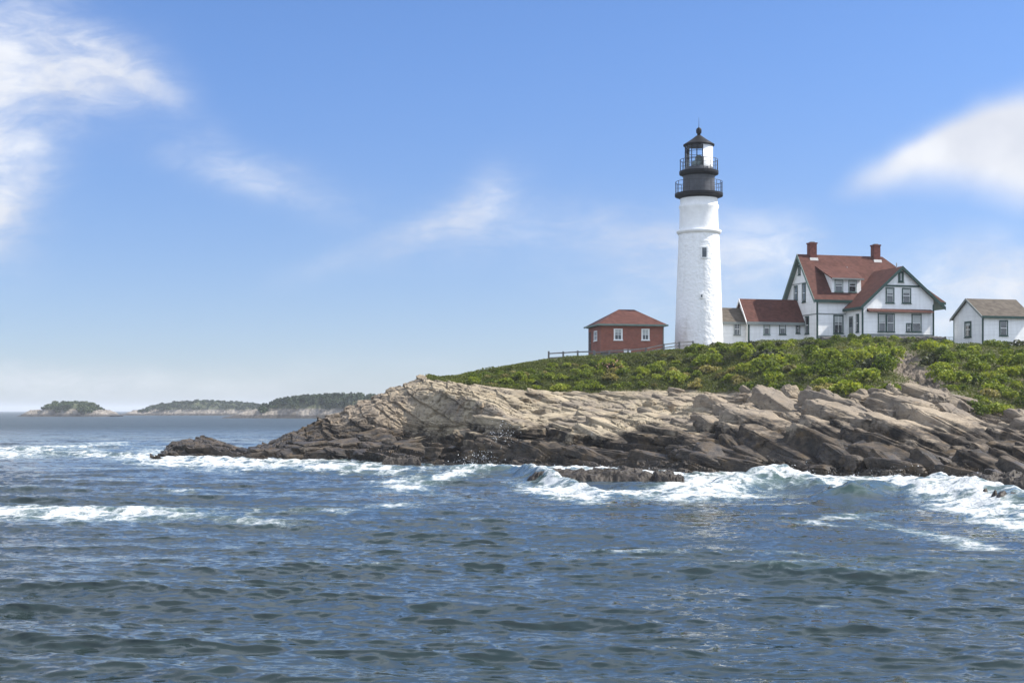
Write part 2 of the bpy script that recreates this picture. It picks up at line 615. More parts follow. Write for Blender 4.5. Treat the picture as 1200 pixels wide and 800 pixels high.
def slabs(P, n, T, La, Lb, seed, groove=.12, gw=.05, t=(1, 0, 0)):
    """beds of thickness T broken by joints into plates La x Lb: signed offset in [-1, 1]"""
    n = unit(n)
    t = np.array(t, np.float32); e1 = unit(t - n * float(t @ n)); e2 = np.cross(n, e1)
    s = (P @ n) / T
    i = np.floor(s).astype(np.int32); fs = s - i
    a = (P @ e1) / La + hrand(i, np.int32(seed)) * 7
    ia = np.floor(a).astype(np.int32); fa = a - ia
    b = (P @ e2) / Lb + hrand(i, np.int32(seed + 1)) * 7 + hrand(i, ia, np.int32(seed + 4)) * .6
    ib = np.floor(b).astype(np.int32); fb = b - ib
    r = hrand(i, ia, ib, np.int32(seed + 2)); tilt = hrand(i, ia, ib, np.int32(seed + 3)) - .5
    da = np.minimum(fa, 1 - fa) * La; db = np.minimum(fb, 1 - fb) * Lb; ds = np.minimum(fs, 1 - fs) * T
    g = np.minimum(np.minimum(da, db), ds * 2)
    return (r * 2 - 1) + (fs - .5) * .7 + tilt * (fa - .5) * 1.2 - groove * (1 - sstep(0, gw, g)) * 6


def beds(P, n, T, seed, t, vary=9.0):
    """stepped edges of tilted beds: each bed undercut at its foot, standing out at its top"""
    n = unit(n); t = np.array(t, np.float32); e1 = unit(t - n * float(t @ n))
    s = (P @ n) / T
    s = s + .35 * np.sin(s * 1.3 + seed) + .2 * np.sin(s * 2.9 + 2 * seed)
    i = np.floor(s).astype(np.int32); fs = s - i
    a = (P @ e1) / vary
    w = .35 + .9 * hrand(i, np.int32(seed)) + 1.3 * perlin(a, i.astype(np.float32) * 7.31, 0 * a, seed + 3)
    return (.30 * (1 - sstep(.72, 1, fs)) + (1 - fs) * .95 - .65) * np.clip(w, .05, 1.7)


def notches(P, n, t, La, Lb, T, seed, lo=.20, hi=.34):
    """short open cracks along the trend of the beds"""
    n = unit(n); t = np.array(t, np.float32); e1 = unit(t - n * float(t @ n)); e2 = np.cross(n, e1)
    return sstep(lo, hi, perlin((P @ e1) / La, (P @ e2) / Lb, (P @ n) / T, seed))


N0 = normals(P0)
wr = sstep(800, 960, PXG) * sstep(2.3, 2.8, TTG) + sstep(800, 900, PXG) * (1 - sstep(2.3, 2.8, TTG))
wl = 1 - sstep(560, 620, PXG)
low = 1 - sstep(1.7, 2.6, TTG)                       # tide zone
rock = sstep(188, 212, PXG) * sstep(.6, 1.2, TTG) * (1 - sstep(3.95, 4.12, TTG + .10 * fbm(P0, 5, 3, 91)))
rock = np.maximum(rock, (1 - sstep(490, 520, PXG)) * sstep(.6, 1.2, TTG) * (1 - sstep(6, 7, TTG)))
wv = np.stack([fbm(P0, 11, 3, 5), fbm(P0, 11, 3, 25), fbm(P0, 11, 3, 45)], -1) * 1.0
PW = P0 + wv
n_m, n_r, n_l = (.29, 0.0, .96), (.62, .12, .78), (.35, .20, .93)
t_m, t_r, t_l = (1, -2.5, -.3), (1, -1.75, -.53), (1, -.8, -.2)
dm = .24 * beds(PW, n_m, 1.3, 101, t_m, 6) + .13 * slabs(PW, n_m, .8, 4.8, 2.6, 100, .12, .09, t_m) + .05 * beds(PW, n_m, .30, 102, t_m, 3) + .03 * slabs(PW, n_m, .27, 1.7, 1.0, 200, .12, .07, t_m)
dm = dm - .50 * notches(PW, n_m, t_m, 2.8, .50, .8, 111, .22, .34) - .16 * notches(PW, n_m, t_m, 1.1, .26, .5, 112, .26, .36) - .30 * notches(PW, n_m, (1, .6, 0), 1.6, .4, .8, 113, .26, .36)
n_s = (.12, .10, .98)
dl = .30 * beds(PW, (.45, .0, .9), 1.0, 121, (1, 0, -.5), 6) + .14 * slabs(PW, n_s, .5, 2.0, 1.4, 220, .10, .08) + .26 * fbm(P0, 2.0, 4, 66, .55, True) - .30 * notches(P0, (.1, -.6, .8), (1, 0, -.6), 2.0, .5, .6, 114)
dr = .40 * beds(PW, n_r, 1.7, 301, t_r, 12) + .26 * beds(PW, n_r, .66, 302, t_r, 7) + .10 * beds(PW, n_r, .22, 303, t_r, 3)
dr = dr + .20 * slabs(PW, n_r, .9, 4.6, 2.4, 400, .08, .10, t_r) + .09 * slabs(PW, n_r, .32, 1.5, .8, 410, .10, .06, t_r) - .40 * notches(PW, n_r, t_r, 4.0, .7, .9, 411) - .22 * notches(PW, n_r, t_r, 1.5, .35, .5, 412)
dlow = .75 * beds(PW, n_l, 1.15, 601, t_l, 8) + .30 * beds(PW, n_l, .38, 602, t_l, 4) + .16 * slabs(PW, n_l, .33, 1.8, 1.0, 700, .10, .06, t_l) - .4 * notches(PW, n_l, t_l, 3.0, .6, .7, 611)
disp = (dm * (1 - wr) + dr * wr) * (1 - wl * .85) + dl * wl * .9
disp = disp * (1 - low * (1 - wr * .8)) + dlow * low * (1 - wr * .8)
big = .9 * fbm(P0, 13, 2, 61) * (.5 + .4 * wr) + .45 * fbm(P0, 3.2, 4, 71, .55, True) * (.22 + .1 * wr + .3 * low)
fine = .13 * fbm(P0, .8, 4, 81, .6) * (.45 + .55 * np.maximum(low, wr))
fade = sstep(.3, 1.15, TTG)
tot = (disp + big + fine) * rock * (.25 + .75 * fade) * (1 - .65 * sstep(3.45, 4.0, TTG) * sstep(560, 640, PXG)) - .10 * wr * rock - .35 * wr * rock * sstep(3.2, 4.0, TTG)
# a waterside shelf on the right is cut back under the big slab (a recess in shade)
rec = np.exp(-((PXG - 1045) / 42) ** 2) * np.exp(-((TTG - 2.35) / .38) ** 2)
tot = tot - .5 * rec
rec2 = np.exp(-((PXG - 700) / 95) ** 2) * np.exp(-((TTG - 2.25) / .28) ** 2)
tot = tot - .9 * rec2
veg = (1 - rock) * sstep(3.5, 4.0, TTG)
gul = np.exp(-((PXG - (1070 + (TTG - 4.5) * -40)) / (30 - 18 * np.clip(TTG - 4, 0, 1))) ** 2) * sstep(3.8, 4.2, TTG) * (1 - sstep(4.62, 4.85, TTG))
gul = np.clip(gul * (1 + 1.2 * fbm(P0, 2.5, 3, 95)), 0, 1)
tot = tot + veg * (.35 * fbm(P0, 4, 3, 31) + .08 * fbm(P0, .7, 2, 33)) * (1 - sstep(4.9, 5.2, TTG) * .6) - gul * (.8 + .7 * fbm(P0, 1.6, 4, 96, .6, True))
DIRN = N0 + np.array([0, -.25, .35], np.float32); DIRN /= np.linalg.norm(DIRN, axis=-1, keepdims=True)
PT = P0 + DIRN * tot[..., None]
veg_attr = np.clip(veg - gul * 1.4, 0, 1)


def mat_headland():
    m, nt, out = new_mat("headland_rock_and_soil")
    v = coord(nt); x, y, z = sep(nt, v)
    at = nt.n("ShaderNodeAttribute", attribute_name="veg").outputs["Fac"]
    ri = nt.n("ShaderNodeAttribute", attribute_name="right").outputs["Fac"]
    so = nt.n("ShaderNodeAttribute", attribute_name="soil").outputs["Fac"]
    big = nt.noise(v, .16, 5, .6)
    mid = nt.noise(v, .9, 6, .65)
    fin = nt.noise(v, 6.0, 4, .65)
    bed = nt.noise(nt.mapv(v, (.25, .35, 3.2), (0, R(-24), 0)), 1.0, 5, .65, .5)
    f = nt.add(nt.mul(big, .5), nt.mul(mid, .3), nt.mul(bed, .35), nt.mul(fin, .12))
    tan = nt.mix(nt.ss(f, .42, .82), (.165, .132, .088), (.43, .36, .25))
    grey = nt.mix(nt.ss(f, .40, .78), (.082, .066, .050), (.32, .258, .190))
    c = nt.mix(nt.mul(ri, .8), tan, grey)
    wea = nt.noise(nt.mapv(v, (1, .7, 1), loc=(5, 9, 1)), .22, 5, .65, .6)
    c = nt.mix(nt.ss(wea, .46, .60, 0, .8), c, nt.mix(mid, (.10, .085, .070), (.26, .215, .165)))
    # dark lichen and damp streaks along the beds, plus painted shade on the right
    vb = nt.mapv(v, (1, 1, 1), (0, R(27), R(-60)))
    stk = nt.noise(nt.mapv(vb, (.16, 1.1, 1.3)), 1.0, 6, .68, .4)
    c = nt.mix(nt.mul(nt.ss(stk, .57, .68, 0, .6), nt.add(.8, nt.mul(ri, .45))), c, (.055, .047, .040))
    rust = nt.noise(nt.mapv(v, loc=(31, 7, 2)), .55, 5, .65)
    c = nt.mix(nt.ss(rust, .58, .74, 0, .5), c, (.30, .19, .095))
    pale = nt.noise(nt.mapv(v, loc=(3, 17, 21)), .8, 5, .7)
    c = nt.mix(nt.ss(pale, .62, .78, 0, .6), c, (.56, .52, .46))
    lich = nt.noise(nt.mapv(v, loc=(3, 47, 2)), 1.6, 5, .7)
    c = nt.mix(nt.ss(lich, .56, .72, 0, .7), c, (.085, .075, .062))
    # tide zone: dark wet rock with weed, higher at right as painted shade
    zz = nt.add(z, nt.mul(nt.m('SUBTRACT', big, .5), 5.5), nt.mul(nt.m('SUBTRACT', mid, .5), 3.6), nt.mul(nt.m('SUBTRACT', bed, .5), 1.6), nt.m('MULTIPLY_ADD', ri, -.45, -.35), nt.mul(nt.m('SUBTRACT', stk, .5), -2.5))
    dark = nt.mix(nt.ss(mid, .35, .70), (.018, .015, .012), (.100, .077, .055))
    weed = nt.noise(nt.mapv(v, loc=(11, 5, 9)), .7, 5, .6)
    dark = nt.mix(nt.ss(weed, .52, .68, 0, .7), dark, (.095, .062, .028))
    lowm = nt.ss(zz, 1.7, 3.1, 1, 0)
    c = nt.mix(lowm, c, dark)
    wet = nt.ss(zz, .2, 1.2, 1, 0)
    soil = nt.mix(nt.ss(mid, .35, .7), (.075, .060, .035), (.16, .125, .080))
    grass = nt.mix(nt.ss(fin, .3, .7), (.050, .066, .020), (.105, .105, .040))
    ground = nt.mix(nt.ss(mid, .40, .62), grass, soil)
    c = nt.mix(nt.ss(nt.add(at, nt.mul(nt.m('SUBTRACT', fin, .5), .5)), .3, .7), c, ground)
    c = nt.mix(nt.ss(nt.add(so, nt.mul(nt.m('SUBTRACT', mid, .5), .8)), .25, .6), c, nt.mix(nt.ss(fin, .3, .7), (.085, .068, .050), (.22, .18, .14)))
    crack = nt.n("ShaderNodeTexVoronoi", feature='DISTANCE_TO_EDGE', i_Scale=1.3)
    nt.set(crack.inputs["Vector"], nt.add and nt.mapv(v, (.6, .8, 2.4), (0, R(-20), 0)))
    h = nt.add(nt.mul(nt.noise(v, 2.4, 7, .68), .8), nt.mul(bed, .6), nt.mul(nt.ss(crack.outputs[0], 0, .06), .12))
    nrm = nt.bump(h, .9, .20)
    rough = nt.mix(wet, (.88, .88, .88), (.42, .42, .42))
    principled(nt, out, c, rough, nrm, Specular_IOR_Level=.3)
    return m


M["headland"] = mat_headland()
headland = grid_mesh("headland_terrain", PT, M["headland"], {"veg": veg_attr, "right": np.maximum(sstep(780, 960, PXG), 2.6 * (1 - sstep(360, 520, PXG + 40 * fbm(P0, 9, 3, 88)))), "soil": gul})
tag(headland, kind="structure")
headland.data.polygons.foreach_set('use_smooth', [False] * len(headland.data.polygons))


def build_ledges():
    """plates and blocks of bedrock standing out of the slope, descending to the right"""
    rng = np.random.default_rng(404)
    nu, nv = 72, 48
    ph = np.linspace(-math.pi, math.pi, nu)[None, :]; th = np.linspace(-math.pi / 2, math.pi / 2, nv)[:, None]
    sp = lambda v, e: np.sign(v) * np.abs(v) ** e
    jobs = []

    def add(px, t, L, W, T, out, e1, n, rnd):
        j = int(np.clip(np.searchsorted(px_t, px), 0, len(px_t) - 1)); i = int(np.clip(np.searchsorted(TT, t), 0, len(TT) - 1))
        n = unit(np.array(n) + rng.normal(size=3) * rnd); e1 = np.array(e1) + rng.normal(size=3) * rnd
        e1 = unit(e1 - n * float(e1 @ n))
        jobs.append((P0[i, j] + n * (out - T / 2), e1, np.cross(n, e1), n, L / 2, W / 2, T / 2))
    E1, N1 = (.45, -.85, -.30), (.20, -.20, .96)
    # the big plates of the right-hand shore
    for k in range(58):
        px = rng.uniform(835, 1260); t = rng.uniform(1.7, 3.75 if px < 1110 else 3.35)
        add(px, t, rng.uniform(4.0, 9.5), rng.uniform(1.5, 3.4), rng.uniform(1.2, 2.0), rng.uniform(.3, .95), E1, N1, .10)
    add(925, 2.75, 14, 4.4, 2.4, 1.0, E1, N1, 0); add(1010, 3.1, 12, 3.6, 2.2, .9, E1, N1, 0); add(1120, 3.0, 11, 3.2, 2.0, .9, E1, N1, 0)
    for k in range(70):
        px = rng.uniform(820, 1270); t = rng.uniform(1.3, 3.95 if px < 1110 else 3.5)
        add(px, t, rng.uniform(1.6, 4.2), rng.uniform(.9, 2.0), rng.uniform(.6, 1.2), rng.uniform(.3, .8), E1, N1, .16)
    # the dark ledges at the foot of the pale slab
    for k in range(46):
        px = rng.uniform(585, 860); t = rng.uniform(1.25, 2.1)
        add(px, t, rng.uniform(2.5, 7.0), rng.uniform(1.2, 2.6), rng.uniform(.7, 1.3), rng.uniform(.25, .7), (.80, -.55, -.20), (.16, -.10, .98), .09)
    for k in range(34):
        px = rng.uniform(300, 590); t = rng.uniform(1.25, 2.0)
        add(px, t, rng.uniform(2.0, 5.0), rng.uniform(1.0, 2.2), rng.uniform(.6, 1.1), rng.uniform(.2, .6), (.85, .45, -.10), (.05, -.15, .98), .12)
    for k in range(44):
        px = rng.uniform(590, 870); t = rng.uniform(2.9, 3.9)
        add(px, t, rng.uniform(2.5, 6.5), rng.uniform(1.4, 3.2), rng.uniform(.7, 1.0), rng.uniform(.10, .30), (.55, -.75, -.2), (.12, -.10, .98), .07)
    # loose blocks on the pale slab and below the plants
    for k in range(60):
        px = rng.uniform(600, 900); t = rng.uniform(3.1, 3.95)
        add(px, t, rng.uniform(.9, 2.6), rng.uniform(.6, 1.3), rng.uniform(.4, .7), rng.uniform(.12, .35), (.5, -.8, -.2), (.10, -.10, .98), .12)
    for k in range(40):
        px = rng.uniform(860, 1130); t = rng.uniform(3.6, 4.05)
        add(px, t, rng.uniform(.9, 2.4), rng.uniform(.7, 1.5), rng.uniform(.5, .9), rng.uniform(.25, .6), E1, N1, .3)
    Vs, Qs, ri = [], [], []
    idx = np.arange(nu * nv).reshape(nv, nu)
    q0 = np.stack([idx[:-1, :-1], idx[:-1, 1:], idx[1:, 1:], idx[1:, :-1]], -1).reshape(-1, 4)
    for k, (c, e1, e2, n, L, W, T) in enumerate(jobs):
        ex = rng.uniform(.22, .46)
        a = sp(np.sin(th), ex) + 0 * ph
        b = sp(np.cos(th), ex) * sp(np.cos(ph), ex); d = sp(np.cos(th), ex) * sp(np.sin(ph), ex)
        D = a[..., None] * e1 * L + b[..., None] * e2 * W + d[..., None] * n * T
        P = (c + D).astype(np.float32)
        S = P + 31.7 * k
        m = min(1.0, W)
        out = D / (np.linalg.norm(D, axis=-1, keepdims=True) + 1e-6)
        f = .42 * m * fbm(S, 2.6 * m + .4, 3, 71) + (.26 * m) * fbm(S, .8, 4, 72, .62, True)
        lay_ = .17 * m * slabs(S + .25 * fbm(S, 1.2, 2, 75)[..., None], n, .28 * m + .06, 2.2, 1.0, 73, .08, .06, e1) - .22 * m * notches(S, n, e1, 1.8, .4, .5, 76)
        P = P + out * (f + lay_)[..., None] + n * (.22 * m * fbm(S, 1.6, 2, 74))[..., None]
        Vs.append(P.reshape(-1, 3)); Qs.append(q0 + k * nu * nv); ri.append(np.full(nu * nv, .95 if c[0] > 14 else 2.4 if c[0] < -9 else .1))
    V = np.concatenate(Vs); Q = np.concatenate(Qs); ri = np.concatenate(ri)
    me = bpy.data.meshes.new("headland_ledges")
    me.vertices.add(len(V)); me.vertices.foreach_set("co", np.ascontiguousarray(V, np.float32).reshape(-1))
    me.loops.add(Q.size); me.loops.foreach_set("vertex_index", Q.reshape(-1).astype(np.int32))
    me.polygons.add(len(Q)); me.polygons.foreach_set("loop_start", np.arange(0, Q.size, 4, dtype=np.int32))
    me.update(calc_edges=True)
    for nm, v in (("veg", 0 * ri), ("right", ri), ("soil", 0 * ri)):
        me.attributes.new(nm, 'FLOAT', 'POINT').data.foreach_set("value", v.astype(np.float32))
    me.materials.append(M["headland"])
    o = bpy.data.objects.new("headland_terrain", me); COL.objects.link(o)
    tag(o, kind="structure")


build_ledges()


def ground_at(px, t):
    """terrain point at a bearing and a layer parameter"""
    j = int(np.clip(np.searchsorted(px_t, px), 0, len(px_t) - 1))
    i = int(np.clip(np.searchsorted(TT, t), 0, len(TT) - 1))
    return PT[i, j]


def ground_z(X, Y):
    px = CX + F * X / Y
    j = int(np.clip(np.searchsorted(px_t, px), 0, len(px_t) - 1))
    return float(np.interp(Y, np.maximum.accumulate(PT[:, j, 1]), PT[:, j, 2]))


# ------------------------------------------------------------------ loose rocks in the surf
M["wet_rock"] = mat_weathered("wet_dark_rock", (.036, .029, .023), .6, .62, 1.6, .2, 2.2, .3)


def surf_rock(px0, px1, py, height, depth, seed, label):
    Y = 7425.0 / (py - HY)
    xa, xb = (px0 - CX) / F * Y, (px1 - CX) / F * Y
    hw = (xb - xa) / 2
    n, mm = 150, 90
    a = np.linspace(-1, 1, n)[None, :]; b = np.linspace(-1, 1, mm)[:, None]
    X = (xa + xb) / 2 + a * hw * 1.12 + 0 * b
    YY = Y + depth / 2 + b * depth / 2 * 1.15 + 0 * a
    P = np.stack([X, YY, 0 * X], -1).astype(np.float32)
    nz = fbm(P, 2.2, 4, seed); r = np.maximum(np.abs(a) ** 2.6, np.abs(b) ** 2.2) + .35 * nz
    env = 1 - sstep(.35, 1.0, r)
    P[..., 2] = -.5 + env * (height + .5) * (.86 + .26 * fbm(P, 1.6, 4, seed + 5)) + env * .16 * slabs(P + .5 * nz[..., None], (.35, -.3, .9), .3, 1.3, .8, seed + 9, .1)
    P[..., 1] += env * .3 * nz
    o = grid_mesh("surf_rock", P - np.array([(xa + xb) / 2, Y, 0], np.float32), M["wet_rock"], {"veg": np.zeros(X.shape), "right": np.full(X.shape, 2.6)})
    o.location = ((xa + xb) / 2, Y, 0)
    return tag(o, label, "rock")


surf_rock(618, 772, 567.5, .85, 5.5, 900, "long flat wet ledge of dark rock awash in front of the headland")
surf_rock(768, 806, 569, .75, 3.5, 915, "small rounded wet rock at the right end of the long surf ledge")
surf_rock(1148, 1250, 575, .85, 5.0, 930, "low dark rock in white foam close under the right shore")
surf_rock(1168, 1290, 597, .85, 4.5, 945, "smooth dark rock awash nearest the camera at the right edge")
surf_rock(446, 492, 545.5, .75, 3.0, 960, "small dark boulder in the surf at the foot of the left cliff")


# ------------------------------------------------------------------ the sea
FOAM = [  # px, py, rx, ry, slope in degrees, amount
    (40, 527, 105, 5, -2, 1.05), (10, 534, 70, 3.5, 0, .8), (120, 521, 40, 2.2, -3, .6), (200, 541, 70, 4.5, 2, 1.1), (150, 536, 70, 3, 3, .8), (300, 546, 110, 5, 1, 1.1), (410, 549, 80, 5, 2, .95),
    (250, 552, 60, 3, 0, .5), (180, 530, 22, 5, 0, .9),
    (30, 602, 85, 13, 3, .9), (120, 607, 70, 7, 2, .62), (200, 606, 80, 5, -2, .60), (280, 612, 100, 3.5, 3, .56), (215, 579, 45, 4, -3, .45), (340, 595, 55, 4, 0, .32),
    (480, 566, 70, 10, -6, .62), (455, 592, 55, 5, -4, .62), (520, 580, 60, 7, 10, .45), (545, 556, 45, 6, -12, .85), (600, 549, 55, 6, 4, 1.25), (640, 562, 30, 9, 25, 1.1),
    (655, 580, 60, 7, 12, 1.0), (740, 580, 90, 7, 2, .95), (810, 575, 40, 7, 0, 1.0), (700, 551, 130, 3.5, 2, 1.2), (760, 556, 60, 4, 3, 1.0),
    (860, 568, 90, 10, -4, 1.25), (930, 563, 60, 8, 3, 1.3), (850, 583, 80, 4, 0, .8), (980, 572, 30, 5, 20, .7),
    (1050, 569, 55, 9, 4, 1.2), (1100, 583, 70, 11, 10, 1.0), (1130, 572, 70, 8, 5, 1.25), (1190, 585, 60, 7, 8, 1.3), (1150, 600, 70, 10, 14, .85), (1210, 607, 50, 6, 6, 1.2), (1190, 618, 60, 7, 10, .75),
    (1020, 604, 80, 4, -5, .64), (1060, 620, 100, 5, 10, .55), (1130, 634, 110, 4, 8, .46), (900, 592, 60, 3, 0, .5), (960, 614, 60, 2.5, 4, .42),
    (970, 704, 26, 2.0, 0, .36), (1170, 657, 18, 1.5, 0, .4), (745, 740, 20, 1.5, 0, .3), (1190, 700, 25, 2.5, 10, .25), (30, 575, 40, 2, 0, .3),
]
CREST = [  # crest line (px, py of its foot), heights, half width
    ([(470, 560), (520, 557), (560, 556), (600, 557), (645, 566), (700, 580), (760, 586)], [.0, .35, .8, .95, .65, .3, 0], 2.6),
    ([(770, 580), (830, 573), (880, 570), (920, 569), (965, 573), (1000, 584)], [0, .5, .9, 1.0, .75, .0], 2.4),
    ([(930, 590), (990, 583), (1050, 577), (1100, 580), (1150, 588), (1210, 596), (1300, 600)], [.0, .5, 1.05, 1.05, .85, .7, 0], 3.0),
    ([(-80, 536), (0, 533), (80, 531), (160, 530), (220, 531)], [0, .4, .5, .3, 0], 4.0),
    #([(-60, 607), (0, 606), (80, 606), (150, 609), (220, 612)], [.1, .4, .4, .25, 0], 2.0),
]


def build_sea():
    dn = np.arange(-70, 1272, 1.15)
    pxs = np.concatenate([np.linspace(-1500, -72, 90), dn, np.linspace(1274, 2700, 90)])
    rows = np.concatenate([HY + 7425.0 / np.array([14000, 9000, 6000, 4500, 3500, 2800, 2300.]), np.arange(484.5, 500, .5), np.arange(500, 822, .34), np.linspace(823, 1100, 60), np.linspace(1120, 3500, 30)])
    PX, PY = np.meshgrid(pxs, rows)
    PX, PY = PX.astype(np.float32), PY.astype(np.float32)
    Y = np.float32(7425.0) / (PY - np.float32(HY))
    X = (PX - np.float32(CX)) / np.float32(F) * Y
    dYr = np.abs(np.gradient(Y, axis=0)); dXr = np.abs(np.gradient(X, axis=1))
    P = np.stack([X, Y, 0 * X], -1).astype(np.float32)
    # gusty patches
    gust = .75 + .75 * fbm(P * np.array([1, .5, 1], np.float32), 26, 3, 501)
    lee = 1 - .42 * sstep(700, 900, PX) * (1 - sstep(620, 690, PY)) - .25 * sstep(560, 640, PX) * (1 - sstep(585, 640, PY))
    A = (np.clip(gust, .35, 1.35) * lee).astype(np.float32)
    Z = np.zeros_like(X); DX = np.zeros_like(X); DY = np.zeros_like(X)
    rng = np.random.default_rng(5)
    NW = 170
    for k in range(NW):
        lam = math.exp(rng.uniform(math.log(.34), math.log(6.5)))
        th = math.radians(-99 + rng.normal() * (14 if lam > 1.6 else 30))
        sl = .0212 * (1.18 if .5 < lam < 1.7 else 1.25 if lam <= .5 else .92)
        a = sl * lam / (2 * math.pi)
        kx, ky = np.float32(math.cos(th) * 2 * math.pi / lam), np.float32(math.sin(th) * 2 * math.pi / lam)
        a = np.float32(a)
        # drop what the grid cannot carry
        samp = np.maximum(dYr * abs(math.sin(th)), dXr * abs(math.cos(th)))
        w = (1 - sstep(.22, .55, samp / lam)) * a
        if lam > 3: w = w * (A * .5 + .5)
        else: w = w * A
        ph = kx * X + ky * Y + np.float32(rng.uniform(0, 6.28))
        Z += w * np.cos(ph); s = np.sin(ph) * w * .95
        DX -= math.cos(th) * s; DY -= math.sin(th) * s
    DY -= 1.15 * Z          # wind has pushed the crests forward: steep near faces, long backs
    # swell
    for lam, th, a in ((16, -97, .10), (23, -80, .10), (11, -112, .07)):
        kx, ky = math.cos(R(th)) * 2 * math.pi / lam, math.sin(R(th)) * 2 * math.pi / lam
        Z += a * np.cos(kx * X + ky * Y + lam) * (1 - sstep(.2, .45, dYr / lam)) * (1 - sstep(150, 400, Y))
    # breaking crests
    crf = np.zeros_like(X)
    Pn = fbm(P, 3.0, 3, 520)
    for pts, hs, wd in CREST:
        q = np.array(pts, float)
        yc = np.interp(PX, q[:, 0], 7425.0 / (q[:, 1] - HY)) + 1.2 * Pn
        h = gsm(np.interp(pxs, q[:, 0], hs, left=0, right=0), 14)[None, :] * (1 + .5 * fbm(P, 2.4, 3, 523))
        d = (Y - yc)
        prof = np.where(d < 0, np.exp(-(d / (wd * 1.5)) ** 2), np.exp(-(d / (wd * .7)) ** 2))
        Z += h * prof
        crf = np.maximum(crf, h * np.where(d < 0, np.exp(-(d / (wd * .8)) ** 2), np.exp(-(d / (wd * 1.2)) ** 2)))
    # foam
    foam = np.zeros_like(X)
    for cx, cy, rx, ry, an, am in FOAM:
        p, q = PX - cx, PY - cy
        q = q - p * math.tan(R(an)) 
        foam = np.maximum(foam, 0) + .86 * am * np.exp(-(p / rx) ** 2 - (q / ry) ** 2)
    Yw = np.interp(PX, TP, 7425.0 / (col(1) - HY), left=130, right=80)
    inland = (PX > 190)
    ds = np.where(inland, Yw - Y, 99)
    shore = (Y < Yw + 8) * np.exp(-np.clip(ds - .5, 0, 99) / (2.2 + 1.8 * fbm(P, 9, 2, 530))) * (1 - .45 * sstep(300, 480, PX) * (1 - sstep(520, 560, PX)))
    foam = foam + .85 * shore + .5 * np.clip(crf - .35, 0, 1)
    foam = foam + .30 * sstep(.10, .22, Z) * sstep(.35, .6, fbm(P, 5, 2, 540) + .42) * (PY > 600)   # a few tiny whitecaps
    near = sstep(500, 505, PY)
    Z += .16 * np.clip(foam, 0, 1.2) * near * (.5 + fbm(P, .9, 3, 550))
    Pf = np.stack([X + DX, Y + DY, Z], -1)
    return grid_mesh("sea_water", Pf, M["sea"], {"foam": np.clip(foam, 0, .92)})


